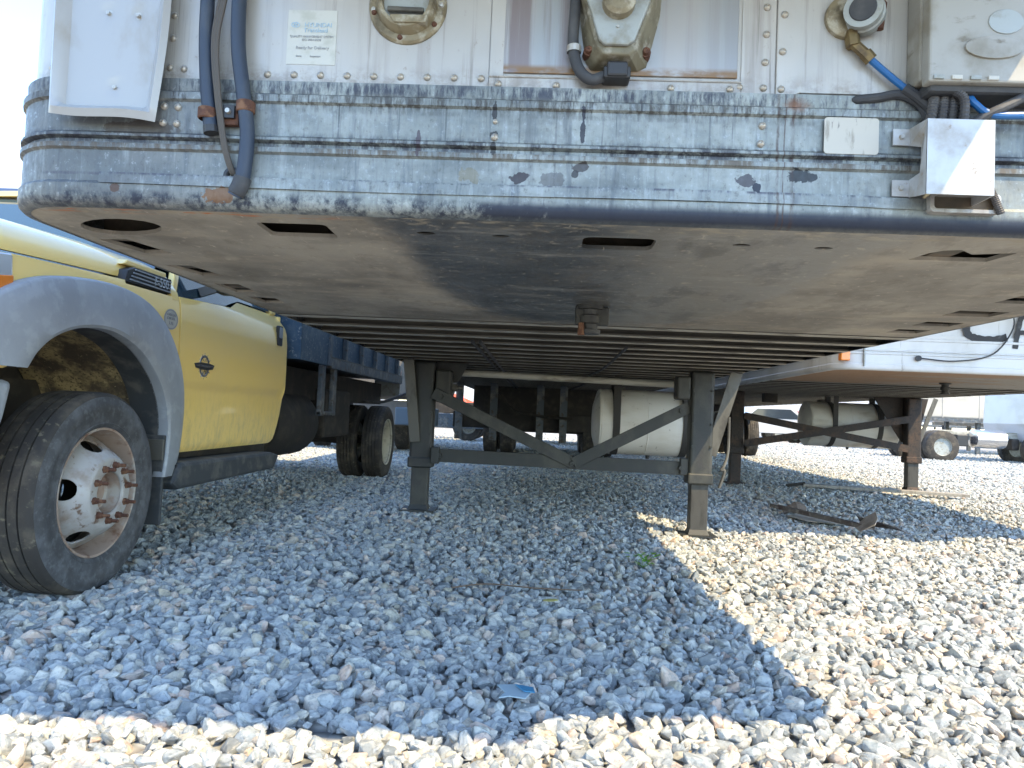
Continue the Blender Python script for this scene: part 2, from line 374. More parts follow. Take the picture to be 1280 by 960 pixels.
GREYC = simple('grey_cap', (.30, .32, .31), .5, .1, dirt=(.20, .19, .15), dscale=(20, 20, 20))
STEELW = simple('worn_white_steel', (.42, .43, .44), .38, .1, dirt=(.28, .26, .23), dscale=(10, 10, 10), dirt2=(.25, .2, .15), d2scale=(50, 50, 50), lo2=.62, hi2=.72)
JBOX = simple('grey_junction_box_plastic', (.29, .28, .25), .5, dirt=(.19, .17, .13), dscale=(9, 9, 9), dirt2=(.12, .095, .06), d2scale=(14, 14, 30), lo2=.58, hi2=.72)
LABELW = simple('cream_label_patch', (.44, .42, .37), .6, dirt=(.28, .26, .22), dscale=(50, 50, 12), lo=.55, hi=.68, dirt2=(.2, .19, .18), d2scale=(90, 90, 20), lo2=.63, hi2=.7)
STICK = simple('faded_sticker', (.46, .46, .42), .5, dirt=(.38, .38, .33), dscale=(30, 30, 30))
INKB = simple('faded_blue_ink', (.30, .42, .52), .6); INKG = simple('faded_grey_ink', (.30, .31, .32), .6)
BLUET = simple('blue_air_tube', (.01, .10, .28), .4)
BRASS = simple('dirty_brass', (.17, .12, .05), .45, .4, dirt=(.08, .055, .03), dscale=(40, 40, 40))
BLACKP = simple('black_plastic', (.02, .02, .022), .45)
CONDU = simple('dusty_black_conduit', (.05, .048, .05), .6, dirt=(.12, .11, .10), dscale=(16, 16, 16))
SHELL = simple('trailer_white_shell', (.66, .68, .69), .4, dirt=(.50, .50, .49), dscale=(1, 1, .6))
WOOD = simple('deck_wood_dark', (.07, .05, .035), .8, dirt=(.12, .09, .06), dscale=(2, 14, 5))

# ---- truck
def m_yellow():
    t = NT('yellow_truck_paint')
    n = t.noise((2, 2, 2.5), 5); d = t.noise((30, 30, 12), 7, .7, off=(2, 2, 0))
    c = t.mix(t.mapr(n, .3, .7), (.95, .70, .22), (.93, .69, .24))
    low = t.mapr(t.axis(2), .95, .5)
    c = t.mix(t.math('MULTIPLY', t.math('MULTIPLY', t.mapr(d, .42, .66), .6), low), c, (.52, .42, .20))
    c = t.mix(t.math('MULTIPLY', t.mapr(d, .6, .75), .2), c, (.60, .54, .36))
    return t.done(c, .32, 0, .7)
YEL = m_yellow()
FLARE = simple('faded_grey_flare_plastic', (.29, .32, .355), .5, dirt=(.25, .275, .305), dscale=(3, 4, 3), dirt2=(.32, .35, .385), d2scale=(9, 14, 14), bump=.1)
DFLARE = simple('dark_inner_plastic', (.038, .044, .05), .7, dirt=(.10, .10, .095), dscale=(10, 10, 10))
def m_mud():
    t = NT('mud_splashed_liner')
    n = t.noise((5, 5, 5), 4, .6); s_ = t.noise((70, 70, 70), 6, .7)
    c = t.mix(t.mapr(n, .40, .60), (.07, .055, .04), (.38, .30, .15))
    c = t.mix(t.mapr(s_, .52, .62), c, (.07, .06, .04)); c = t.mix(t.math('MULTIPLY', t.mapr(s_, .40, .32), .7), c, (.50, .42, .24))
    t.bump(s_, .6, .006)
    return t.done(c, .9)
MUD = m_mud()
def m_tyre():
    t = NT('worn_tyre_rubber')
    n = t.noise((14, 14, 14), 6); x = t.noise((5, 40, 40), 6, off=(1, 1, 1))
    c = t.mix(t.mapr(n, .4, .7), (.045, .047, .051), (.095, .10, .11))
    c = t.mix(t.math('MULTIPLY', t.mapr(x, .5, .7), .5), c, (.14, .15, .16))
    t.bump(n, .15, .004)
    return t.done(c, .62)
TYRE = m_tyre()
TREAD = simple('dusty_tread_rubber', (.030, .027, .024), .8, dirt=(.085, .072, .055), dscale=(8, 8, 8), dirt2=(.12, .105, .075), d2scale=(25, 40, 40), lo2=.58, hi2=.7, bump=.2)
RIMW = simple('grey_painted_steel_wheel', (.36, .35, .335), .45, .05, dirt=(.24, .19, .15), dscale=(9, 9, 9), dirt2=(.13, .075, .045), d2scale=(22, 22, 22), lo2=.58, hi2=.70)
RIMR = simple('rusty_rim_barrel', (.33, .25, .20), .6, .1, dirt=(.17, .09, .055), dscale=(14, 14, 14), dirt2=(.40, .38, .35), d2scale=(9, 9, 9))
RIMC = simple('cream_rear_wheel', (.60, .57, .46), .5, dirt=(.36, .32, .24), dscale=(12, 12, 12))
BODYB = simple('blue_black_bed_paint', (.035, .075, .125), .55, .1, dirt=(.08, .12, .155), dscale=(9, 9, 9), dirt2=(.22, .25, .26), d2scale=(45, 45, 45), lo2=.56, hi2=.7, bump=.2)
BEDST = simple('worn_blue_grey_bed_steel', (.075, .095, .115), .55, .2, dirt=(.19, .185, .17), dscale=(8, 8, 8), dirt2=(.07, .06, .05), d2scale=(20, 20, 20))
CHAS = simple('greasy_black_chassis', (.022, .02, .018), .75, dirt=(.05, .042, .033), dscale=(9, 9, 9), bump=.3)
TANB = simple('brown_greasy_casting', (.07, .055, .03), .7, dirt=(.13, .10, .05), dscale=(12, 12, 12))
CHROME = simple('chrome_badge', (.62, .63, .65), .18, .9)
AMBER = simple('amber_lens', (.75, .22, .02), .25, 0, .5)
LENS = simple('clear_lens', (.55, .60, .65), .12, .3, 1.0)
def m_glass():
    t = NT('dark_tinted_glass'); t.b.inputs['Transmission Weight'].default_value = .25; t.b.inputs['IOR'].default_value = 1.6
    return t.done((.03, .07, .10), .03, 0, 1.0)
GLASS = m_glass()
# ---- setting
def m_ground():
    t = NT('gravel_bed')
    v = t.vor((17, 17, 17)); v2 = t.vor((38, 38, 38), off=(3, 1, 0)); n = t.noise((.5, .5, .5), 4)
    c = t.mix(t.mapr(v.outputs['Distance'], .25, .75), (.42, .42, .38), (.10, .105, .105))  # cell edges darkened: shade in the gaps between stones put into the colour
    hs = t.n.new("ShaderNodeSeparateColor"); t.link(v.outputs['Color'], hs.inputs[0])
    c = t.mix(t.math('MULTIPLY', hs.outputs[0], .6), c, (.30, .31, .32)); c = t.mix(t.math('MULTIPLY', t.mapr(hs.outputs[1], .8, .95), .5), c, (.42, .33, .27))
    c = t.mix(t.math('MULTIPLY', t.mapr(n, .4, .7), .3), c, (.50, .47, .42))
    t.bump(t.math('SUBTRACT', 1.0, v.outputs['Distance']), .9, .03)
    return t.done(c, .85)
GROUNDM = m_ground()
def m_stone():
    t = NT('crushed_granite')
    oi = t.n.new("ShaderNodeObjectInfo"); r = t.n.new("ShaderNodeValToRGB"); t.link(oi.outputs['Random'], r.inputs[0])
    cr = r.color_ramp; cr.interpolation = 'LINEAR'
    pts = [(0, (.16, .18, .19)), (.12, (.29, .32, .33)), (.4, (.40, .43, .435)), (.62, (.47, .495, .475)), (.80, (.58, .555, .48)), (.86, (.46, .425, .33)), (.92, (.60, .47, .39)), (.965, (.70, .64, .53)), (1, (.55, .39, .29))]
    cr.elements[0].position = 0; cr.elements[0].color = C4(pts[0][1]); cr.elements[1].position = 1; cr.elements[1].color = C4(pts[-1][1])
    for p, q in pts[1:-1]:
        e = cr.elements.new(p); e.color = C4(q)
    n = t.noise((4.5, 4.5, 9), 8, .75); n2 = t.noise((1.8, 1.8, 5), 5, .6, off=(4, 0, 0))
    c = t.mix(t.math('MULTIPLY', t.mapr(n, .45, .68), .68), r.outputs[0], (.12, .135, .145))
    c = t.mix(t.math('MULTIPLY', t.mapr(n2, .50, .64), .5), c, (.62, .60, .54))
    t.bump(n, .45, .04)
    return t.done(c, .8)
STONE = m_stone()

# ---------------------------------------------------------------- ground and gravel
def make_ground():
    xs = np.concatenate([[-400, -120, -40, -18], np.linspace(-10, 12, 111), [20, 45, 130, 400]])
    ys = np.concatenate([[-400, -60, -12], np.linspace(-4, 24, 141), [34, 60, 140, 500]])
    vs = [(x, y, float(gz(x, y)) - .022 if (-10 <= x <= 12 and -4 <= y <= 24) else (-.012 if y < 24 else .0)) for y in ys for x in xs]
    n = len(xs); fs = [(j * n + i, j * n + i + 1, (j + 1) * n + i + 1, (j + 1) * n + i) for j in range(len(ys) - 1) for i in range(n - 1)]
    m = MB(); m.add(vs, fs); tag(m.build('ground', GROUNDM, smooth=True), kind='structure')
make_ground()

def stone_mesh(i):
    import bmesh
    r = random.Random(100 + i)
    bm = bmesh.new()
    a, b, c = 1.0, r.uniform(.66, .95), r.uniform(.50, .80)
    for k in range(r.choice((12, 14, 16, 18))):
        v = Vector((r.gauss(0, 1), r.gauss(0, 1), r.gauss(0, 1))).normalized() * r.uniform(.82, 1.08)
        bm.verts.new((v.x * a * .5, v.y * b * .5, v.z * c * .5))
    res = bmesh.ops.convex_hull(bm, input=bm.verts)
    bmesh.ops.delete(bm, geom=[g for g in res['geom_interior'] if isinstance(g, bmesh.types.BMVert)], context='VERTS')
    bmesh.ops.dissolve_limit(bm, angle_limit=radians(9), verts=bm.verts, edges=bm.edges)
    bmesh.ops.bevel(bm, geom=list(bm.edges), offset=.026, segments=1, affect='EDGES')
    bmesh.ops.triangulate(bm, faces=bm.faces)
    me = bpy.data.meshes.new('gravel_stone'); bm.to_mesh(me); bm.free()
    me.materials.append(STONE)
    return me
def make_gravel():
    scol = bpy.data.collections.new('gravel_stones')
    for i in range(18):
        scol.objects.link(bpy.data.objects.new('gravel_stone_%02d' % i, stone_mesh(i)))
    P = []; Sx = []
    def band(y0, y1, dens, s0, s1, lift):
        x0 = -.82 * y1 - .6; x1 = .80 * y1 + .6
        n = int((y1 - y0) * (x1 - x0) * dens)
        x = rng.uniform(x0, x1, n); y = rng.uniform(y0, y1, n)
        keep = (x > -.80 * y - .7) & (x < .74 * y + .7)
        x, y = x[keep], y[keep]; n = len(x)
        s = s0 + (s1 - s0) * rng.random(n) ** 1.8
        big = rng.random(n) < .02; s[big] *= 1.35
        z = gz(x, y) - .012 + rng.random(n) * lift - s * .08
        P.append(np.stack([x, y, z], 1)); Sx.append(s)
    band(1.0, 3.2, 1450, .034, .088, .020); band(3.2, 6.5, 850, .036, .085, .022)
    band(6.5, 11, 620, .040, .082, .020); band(11, 18, 380, .05, .085, .02); band(18, 30, 130, .07, .12, .02)
    P = np.concatenate(P); s = np.concatenate(Sx); n = len(P)
    # a few larger stones near the camera
    me = bpy.data.meshes.new('gravel'); me.vertices.add(n); me.vertices.foreach_set('co', P.astype(np.float32).ravel())
    rot = np.stack([rng.normal(0, .45, n), rng.normal(0, .45, n), rng.uniform(0, 6.28, n)], 1)
    flip = rng.random(n) < .25; rot[flip, 0] += rng.uniform(.6, 1.5, flip.sum())
    sc = np.stack([s * rng.uniform(.9, 1.25, n), s * rng.uniform(.8, 1.1, n), s * rng.uniform(.8, 1.1, n)], 1)
    a = me.attributes.new('rot', 'FLOAT_VECTOR', 'POINT'); a.data.foreach_set('vector', rot.astype(np.float32).ravel())
    a = me.attributes.new('scl', 'FLOAT_VECTOR', 'POINT'); a.data.foreach_set('vector', sc.astype(np.float32).ravel())
    a = me.attributes.new('idx', 'INT', 'POINT'); a.data.foreach_set('value', rng.integers(0, 18, n).astype(np.int32))
    me.materials.append(STONE)
    o = bpy.data.objects.new('gravel', me); COL.objects.link(o); tag(o, 'grey and cream crushed stone gravel covering the whole yard', 'gravel', kind='stuff')
    g = bpy.data.node_groups.new('gravel_scatter', 'GeometryNodeTree')
    g.interface.new_socket('Geometry', in_out='INPUT', socket_type='NodeSocketGeometry')
    g.interface.new_socket('Geometry', in_out='OUTPUT', socket_type='NodeSocketGeometry')
    gi = g.nodes.new('NodeGroupInput'); go = g.nodes.new('NodeGroupOutput'); ip = g.nodes.new('GeometryNodeInstanceOnPoints')
    ci = g.nodes.new('GeometryNodeCollectionInfo'); ci.inputs['Collection'].default_value = scol
    ci.inputs['Separate Children'].default_value = True; ci.inputs['Reset Children'].default_value = True
    def na(nm, ty):
        q = g.nodes.new('GeometryNodeInputNamedAttribute'); q.data_type = ty; q.inputs['Name'].default_value = nm; return q.outputs['Attribute']
    m2p = g.nodes.new('GeometryNodeMeshToPoints')
    g.links.new(gi.outputs[0], m2p.inputs[0]); g.links.new(m2p.outputs[0], ip.inputs['Points']); g.links.new(ci.outputs[0], ip.inputs['Instance'])
    ip.inputs['Pick Instance'].default_value = True
    g.links.new(na('idx', 'INT'), ip.inputs['Instance Index']); g.links.new(na('rot', 'FLOAT_VECTOR'), ip.inputs['Rotation'])
    g.links.new(na('scl', 'FLOAT_VECTOR'), ip.inputs['Scale']); g.links.new(ip.outputs[0], go.inputs[0])
    md = o.modifiers.new('scatter', 'NODES'); md.node_group = g
    print('stones', n)
make_gravel()

# ---------------------------------------------------------------- semi trailers
HW = 1.2875; RC = .16
def front_path(d, yback, n=9):
    pts = [(-HW - d, yback)]
    for k in range(n + 1):
        a = pi + (pi / 2) * k / n
        pts.append((-HW + RC + (RC + d) * cos(a), RC + (RC + d) * sin(a)))
    xs = np.linspace(-HW + RC, HW - RC, 26)[1:-1]
    pts += [(float(x), -d) for x in xs]
    for k in range(n + 1):
        a = -pi / 2 + (pi / 2) * k / n
        pts.append((HW - RC + (RC + d) * cos(a), RC + (RC + d) * sin(a)))
    pts.append((HW + d, yback)); return pts
def ellipse(cx, cy, rx, ry, n=16, rot=0):
    return [(cx + rx * cos(2 * pi * k / n) * cos(rot) - ry * sin(2 * pi * k / n) * sin(rot), cy + rx * cos(2 * pi * k / n) * sin(rot) + ry * sin(2 * pi * k / n) * cos(rot)) for k in range(n)]
def rrect(x0, x1, y0, y1, r=.012, sk=0.0, n=3):
    out = []
    for cx, cy, a0 in ((x1 - r, y1 - r, 0), (x0 + r, y1 - r, pi / 2), (x0 + r, y0 + r, pi), (x1 - r, y0 + r, 1.5 * pi)):
        for k in range(n + 1):
            a = a0 + pi / 2 * k / n
            out.append((cx + r * cos(a) + sk * (cy + r * sin(a) - y0), cy + r * sin(a)))
    return out
BANDP = [(-.020, 1.164), (-.006, 1.166), (.002, 1.173), (.005, 1.184), (.005, 1.206), (.0, 1.212), (.0, 1.272), (.006, 1.276), (.006, 1.285),
         (-.004, 1.289), (-.004, 1.295), (.006, 1.299), (.006, 1.304), (0, 1.309), (0, 1.370), (.006, 1.374), (.006, 1.387), (-.002, 1.392), (-.001, 1.398), (0, 1.416), (-.014, 1.418)]
def trailer_shell(t, length, band_mat, wall_mat, plate_mat, holes, xspan=.29, unit=True, tandem=True, lite=False):
    m = MB(); m.grid([[(x, y, z) for x, y in front_path(d, length)] for d, z in BANDP])
    m.build('bottom_rail', band_mat, t, smooth=True)
    top = 4.05
    m = MB(); m.grid([[(x, y, z) for x, y in front_path(-.014, length)] for z in (1.41, 2.0, 3.0, top)])
    m.build('wall_skin', wall_mat, t, smooth=True)
    p = front_path(-.014, length); MB().prism(p, .03, 'Z', top).build('roof', SHELL, t)
    MB().box(-HW + .03, HW - .03, length - .04, length, 1.2, top - .02).build('rear_door', SHELL, t, bev=.01)
    # coupler plate with its access holes
    pl = [q for q in front_path(-.014, 1.54)]
    m = MB(); m.prism(pl, .003, 'Z', 1.165, holes); m.build('coupler_plate', plate_mat, t)
    for h_ in holes:
        if len(h_) == 10: continue
        q_ = len(h_); m = MB().add([(x, y, 1.168) for x, y in h_] + [(x, y, 1.1735) for x, y in h_], [(i, (i + 1) % q_, q_ + (i + 1) % q_, q_ + i) for i in range(q_)])
        m.build('hole_flange', plate_mat, t, fixn=False)
    MB().box(-HW + .02, HW - .02, RC, length - .05, 1.272, 1.30).build('deck_floor', WOOD, t)
    m = MB()
    for y in (.30, .62, .95, 1.27): m.box(-HW + .06, HW - .06, y, y + .045, 1.173, 1.271)
    for x in (-.93, -.30, .16, .62): m.box(x, x + .05, .06, 1.5, 1.174, 1.268)
    m.build('inner_rib', DARKIN, t)
    MB().box(-HW + .02, HW - .02, 1.545, 1.56, 1.166, 1.271).build('coupler_box_end', XMD, t)
    # crossmembers: one I section, copied down the length
    m = MB(); w = HW - .012
    m.box(-w, w, -.036, .036, 1.164, 1.172); m.box(-w, w, -.003, .003, 1.172, 1.266); m.box(-w, w, -.030, .030, 1.266, 1.271)
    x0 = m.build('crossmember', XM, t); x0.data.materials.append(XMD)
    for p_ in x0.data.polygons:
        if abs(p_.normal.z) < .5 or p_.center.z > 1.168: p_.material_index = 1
    x0.location = (0, 1.60, 0)
    n = int((length - 1.9) / xspan)
    for k in range(1, n): inst(x0, (0, 1.60 + k * xspan, 0), t)
    # kingpin
    m = MB(); m.lathe([(0, .045), (-.012, .045), (-.014, .030), (-.03, .026), (-.034, .0365), (-.058, .0365), (-.062, .027), (-.078, .025), (-.080, .036), (-.093, .034), (-.094, 0.001)], (-.036, 1.045, 1.165), 'Z', 20)
    k = m.build('kingpin', GEARM, t, smooth=True)
    if unit:
        u = MB().box(-.78, .78, -.50, -.016, 1.70, 3.80).build('refrigeration_unit', SHELL, t, bev=.05)
        m = MB()
        for i in range(12): m.box(-.70, .70, -.552, -.541, 2.05 + i * .045, 2.075 + i * .045)
        m.build('grille', BLACKP, u)
        m = MB(); m.lathe([(0, .42), (-.012, .42), (-.012, .38), (-.002, .37)], (0, -.542, 3.15), 'Y', 32); m.build('fan_ring', BLACKP, u)
    if tandem:
        fr = MB()
        for x in (-.52, .52): fr.box(x - .04, x + .04, length - 4.2, length - .6, 1.02, 1.16)
        fr.build('bogie_frame', CHAS, t)
        tm = tyre_mesh(.50, .27, t, TREAD, name='tyre')
        first = True
        for y in (length - 2.9, length - 1.65):
            MB().lathe([(-.95, .065), (.95, .065)], (0, y, .50), 'X', 12, True).build('axle', CHAS, t)
            for x in (-1.14, -.81, .81, 1.14):
                if first: tm.location = (x, y, .50); first = False
                else: inst(tm, (x, y, .50), t)
        for x in (-.98, .98): MB().box(x - .3, x + .3, length - .95, length - .94, .35, 1.1).build('mud_flap', BLACKP, t)
def tyre_mesh(R, w, parent, mat, name='tyre', grooves=4, rin=None):
    rin = rin or R * .60; h = w / 2; prof = [(-h * .78, rin), (-h * .98, rin + (R - rin) * .35), (-h, rin + (R - rin) * .6), (-h * .93, R * .955), (-h * .82, R * .99)]
    gw = w * .018; xs = [(-.5 + (i + 1) / (grooves + 1)) * w * .80 for i in range(grooves)]
    for x in xs: prof += [(x - gw, R), (x - gw * .8, R - .011), (x + gw * .8, R - .011), (x + gw, R)]
    prof += [(h * .82, R * .99), (h * .93, R * .955), (h, rin + (R - rin) * .6), (h * .98, rin + (R - rin) * .35), (h * .78, rin)]
    m = MB().lathe(prof, (0, 0, 0), 'X', 72)
    keep = ORG.get(root_of(parent).name); ORG[root_of(parent).name] = (0, 0, 0)
    o = m.build(name, mat, parent, smooth=True, fixn=False)
    ORG[root_of(parent).name] = keep
    return o
def tube_leg(t, x, y, zfoot, zsplit, mat, wo=.165, wi=.125, foot=.25, imat=None):
    L = MB().box(x - wo / 2, x + wo / 2, y - .07, y + .07, zsplit, 1.16).build('landing_leg', mat, t, bev=.022, seg=3)
    MB().box(x - wo / 2 - .008, x + wo / 2 + .008, y - .078, y + .078, zsplit - .03, zsplit + .05).build('collar', mat, L, bev=.012)
    MB().box(x - wi / 2, x + wi / 2, y - .052, y + .052, zfoot + .03, zsplit + .05).build('inner_leg', imat or mat, L, bev=.008)
    m = MB(); m.box(x - foot / 2, x + foot / 2, y - .12, y + .12, zfoot, zfoot + .012)
    m.add([(x - .075, y - .07, zfoot + .012), (x + .075, y - .07, zfoot + .012), (x + .075, y + .07, zfoot + .012), (x - .075, y + .07, zfoot + .012),
           (x - .06, y - .05, zfoot + .05), (x + .06, y - .05, zfoot + .05), (x + .06, y + .05, zfoot + .05), (x - .06, y + .05, zfoot + .05)],
          [(0, 1, 5, 4), (1, 2, 6, 5), (2, 3, 7, 6), (3, 0, 4, 7), (4, 5, 6, 7)])
    m.build('foot_plate', mat, L)
    return L
def tank(t, x0, x1, y, z, r, mat, straps, zt=1.16):
    c = .035
    m = MB().lathe([(x0 - .05, .01), (x0 - .045, r * .5), (x0 - .012, r - .02), (x0, r), (x0 + .012, r), (x1 - .012, r), (x1, r), (x1 + .012, r - .02), (x1 + .045, r * .5), (x1 + .05, .01)], (0, y, z), 'X', 56)
    o = m.build('fuel_tank', mat, t, smooth=True)
    for xs_ in (x0 + .018, (x0 + x1) * .5 - .04, x1 - .018):
        MB().lathe([(xs_ - .006, r), (xs_ - .003, r + .003), (xs_ + .003, r + .003), (xs_ + .006, r)], (0, y, z), 'X', 56).build('weld_seam', mat, o, smooth=True)
    MB().lathe([(z - r - .03, .014), (z - r + .01, .022)], ((x0 + x1) * .5, y, 0), 'Z', 10, True).build('drain_plug', STRAP, o)
    for s in straps:
        m = MB(); rows = []
        for a in [radians(q) for q in range(-10, 191, 8)]:
            pass
        prof = [(s - .03, r + .001), (s - .03, r + .007), (s + .03, r + .007), (s + .03, r + .001)]
        m.lathe(prof, (0, y, z), 'X', 48); m.box(s - .03, s + .03, y - .02, y + .02, z + r, zt)
        m.box(s - .03, s + .03, y - r - .008, y - r + .0, z, zt)
        m.build('tank_strap', STRAP, o)
    MB().lathe([(z + r, .05), (z + r + .02, .05), (z + r + .03, .03)], (x0 + .18, y - .05, 0), 'Z', 16, True).build('filler_cap', STRAP, o)
    return o

# --- trailer 1: the one overhead
T1 = thing('refrigerated_trailer', 'grimy white refrigerated trailer nose hanging overhead with hoses and sockets on its front', 'semi trailer', (0, 0, 0), 'parked semi trailers', loc=(.19, 1.34, 0))
def L1(pts): return [(x - .19, y - 1.34) for x, y in pts]
holes1 = [ellipse(-.92 - .19, 1.515 - 1.34, .105, .062, 20, radians(-25)),
          L1([(-1.05, 1.64), (-.975, 1.63), (-.94, 1.77), (-1.015, 1.78)]), L1([(-1.045, 1.93), (-.97, 1.93), (-.94, 2.065), (-1.005, 2.075)]),
          L1([(-1.035, 2.21), (-.955, 2.21), (-.955, 2.36), (-1.03, 2.37)]), L1([(-1.03, 2.46), (-.94, 2.48), (-.94, 2.58), (-1.02, 2.6)]),
          rrect(-.595 - .19, -.45 - .19, 1.435 - 1.34, 1.545 - 1.34, .012, -.02), ellipse(-.25 - .19, .137, .020, .012, 10), ellipse(-.095 - .19, .142, .019, .011, 10),
          rrect(.075 - .19, .225 - .19, 1.462 - 1.34, 1.565 - 1.34, .02), ellipse(.40 - .19, .147, .019, .011, 10), ellipse(.567 - .19, .150, .019, .011, 10),
          L1([(.775, 1.565), (.785, 1.50), (.80, 1.475), (.83, 1.465), (.87, 1.50), (.945, 1.475), (.935, 1.56)]),
          L1([(1.245, 2.20), (1.39, 2.20), (1.39, 2.30), (1.25, 2.31)]), L1([(1.25, 1.93), (1.39, 1.93), (1.39, 2.05), (1.25, 2.05)]),
          L1([(1.28, 2.45), (1.40, 2.45), (1.40, 2.54), (1.28, 2.55)]), L1([(1.29, 2.66), (1.40, 2.66), (1.40, 2.76), (1.29, 2.76)])]
trailer_shell(T1, 16.1, RAIL, WALL, UNDER, holes1)
ORG[T1.name] = (.19, 1.34, 0)
m = MB(); m.box(.105, .215, 2.37, 2.40, 1.10, 1.163)         # clamp block and red tip beside the kingpin
m.build('kingpin_lug', GEARM, T1, bev=.006)
MB().tube([(.125, 2.36, 1.105), (.125, 2.36, 1.065)], [.009, .012], 8).build('kingpin_tip', RUST, T1)

# landing gear of trailer 1 (world coordinates from here on)
tube_leg(T1, -.865, 5.38, .052, .40, GEARM)
tube_leg(T1, 1.165, 5.28, -.018, .38, GEARM, imat=GEARD)
def strapbar(name, p0, p1, w, mat, t=.012, par=None):
    a = MB().beam(p0, p1, t, w); return a.build(name, mat, par or T1, bev=.003)
YB = 5.27
m = MB(); m.beam((-.77, YB, .470), (1.07, YB, .455), .010, .095); m.beam((-.77, YB + .045, .512), (1.07, YB + .045, .497), .09, .008)
m.build('cross_tube', GEARM, T1)
strapbar('diagonal_brace', (-.78, YB - .012, .925), (.26, YB - .012, .46), .085, GEARM)
strapbar('diagonal_brace', (.26, YB - .026, .46), (1.08, YB - .012, .90), .085, GEARM)
for x in (-.745, 1.055): MB().box(x - .03, x + .03, YB - .035, YB + .02, .41, .53).build('brace_bracket', GEARM, T1, bev=.006)
for q in ((-.72, .9), (-.71, .47), (1.03, .46), (1.02, .87), (.25, .455)):
    MB().lathe([(-.034, .004), (-.034, .016), (-.022, .018), (-.01, .018)], (q[0], YB, q[1]), 'Y', 6).build('bolt', GEARM, T1)
m = MB()
for (x0, z0, x1, z1) in ((-.965, 1.16, -.905, .56),):
    m.beam((x0, 5.22, z0), (x1, 5.30, z1), .075, .012, up=(0, 1, 0)); m.beam((x0 - .035, 5.24, z0), (x1 - .035, 5.32, z1), .008, .05, up=(0, 1, 0))
m.build('wing_brace', GEARL, T1, bev=.002)
m = MB(); m.beam((1.40, 5.22, 1.16), (1.24, 5.26, .56), .085, .012, up=(0, 1, 0)); m.beam((1.44, 5.24, 1.16), (1.28, 5.28, .56), .008, .05, up=(0, 1, 0))
m.build('wing_brace', GEARL, T1, bev=.002)
MB().add([(-.95, 5.45, 1.16), (-.55, 5.45, 1.16), (-.62, 5.45, 1.02), (-.93, 5.45, .93), (-.95, 5.46, 1.16), (-.55, 5.46, 1.16), (-.62, 5.46, 1.02), (-.93, 5.46, .93)],
         [(0, 1, 2, 3), (7, 6, 5, 4), (0, 4, 5, 1), (1, 5, 6, 2), (2, 6, 7, 3), (3, 7, 4, 0)]).build('gusset', GEARM, T1)
MB().tube(catmull([(1.36, 5.24, .84), (1.36, 5.24, .60), (1.33, 5.22, .49), (1.31, 5.22, .46), (1.335, 5.22, .45), (1.30, 5.22, .33)]), .011, 8).build('crank_handle', GEARL, T1)
MB().tube([(-.80, 5.62, 1.098), (1.10, 5.62, 1.075)], .026, 12).build('cross_shaft', PIPE, T1, smooth=True)
m = MB()
for (a, b) in ((-.46, -.10), (.08, .66)): m.box(a, b, 6.6, 6.66, 1.135, 1.160)
m.build('pale_channel', PIPE, T1)
tank(T1, .52, 1.42, 6.45, .765, .285, TANKW, (.66, 1.25))
MB().box(-.775, -.66, 5.30, 5.46, .86, 1.10).build('gear_housing', GEARM, T1, bev=.015)
MB().lathe([(-.66, .028), (-.62, .028), (-.615, .016), (-.58, .016)], (0, 5.38, .97), 'X', 14, True).build('gear_shaft', GEARL, T1)
MB().box(.98, 1.08, 5.22, 5.36, .95, 1.12).build('gear_housing', GEARM, T1, bev=.015)
for x in (-.35, -.31, .42): MB().tube(catmull([(x, 3.6, 1.150), (x + .01, 5.0, 1.135), (x, 6.2, 1.150), (x + .02, 7.6, 1.128), (x, 9.2, 1.15), (x, 12, 1.14)]), .009, 6).build('air_line', RUBBER, T1)
for x in (-.93, -.80, 1.10, 1.23):
    for z in (.62, .78, 1.02): MB().lathe([(-.012, .0005), (-.012, .009), (0, .010)], (x, 5.312 if x < 0 else 5.212, z), 'Y', 6).build('bolt', GEARM, T1)
# hanging rack behind the gear
m0 = MB().box(-.045, .045, -.03, .03, .455, 1.165)
rp = None
ORG[T1.name] = (0, 0, 0)
rp = m0.build('rack_post', BEDST, T1); rp.location = (-.57 - .19, 9.0 - 1.34, 0)
for x in (.01, .30, -1.0): inst(rp, (x - .19, 9.0 - 1.34, 0), T1)
ORG[T1.name] = (.19, 1.34, 0)
m = MB(); m.box(-1.08, 1.45, 9.05, 9.09, .60, .80); m.build('rack_board', CHAS, T1, bev=.004)
MB().box(-.9, .9, 9.8, 9.84, .78, 1.16).build('rack_back', CHAS, T1); m = MB(); m.tube(catmull([(-.5, 8.8, 1.05), (-.3, 8.8, .85), (.0, 8.8, .78), (.4, 8.8, .76)]), .018, 6); m.build('hanging_cable', CHAS, T1)

# --- details on trailer 1's front wall (plane y = 1.354 wall, 1.34 rail)
YW = 1.354
rv = MB().lathe([(-.0055, .0008), (-.0052, .003), (-.0038, .0055), (-.001, .0072), (.002, .0074)], (0, 0, 0), 'Y', 12)
ORG[T1.name] = (0, 0, 0); RV = rv.build('rivet', RIVET, T1, smooth=True); ORG[T1.name] = (.19, 1.34, 0)
rlist = [(-.979, 1.487, YW), (-.980, 1.437, YW)]
rlist += [(-.552 + .0518 * k, 1.4335 + .0003 * k, YW - .0022) for k in range(9)] + [(-.717, 1.440, YW - .0022), (-.745, 1.442, YW - .0022), (-.742, 1.50, YW - .0022), (-.742, 1.545, YW - .0022)]
rlist += [(.398, 1.586, YW - .003), (.398, 1.534, YW - .003), (.397, 1.480, YW - .003), (.395, 1.431, YW - .003), (.430, 1.571, YW - .006), (.428, 1.500, YW - .006), (.427, 1.428, YW - .006), (.350, 1.431, YW - .003)]
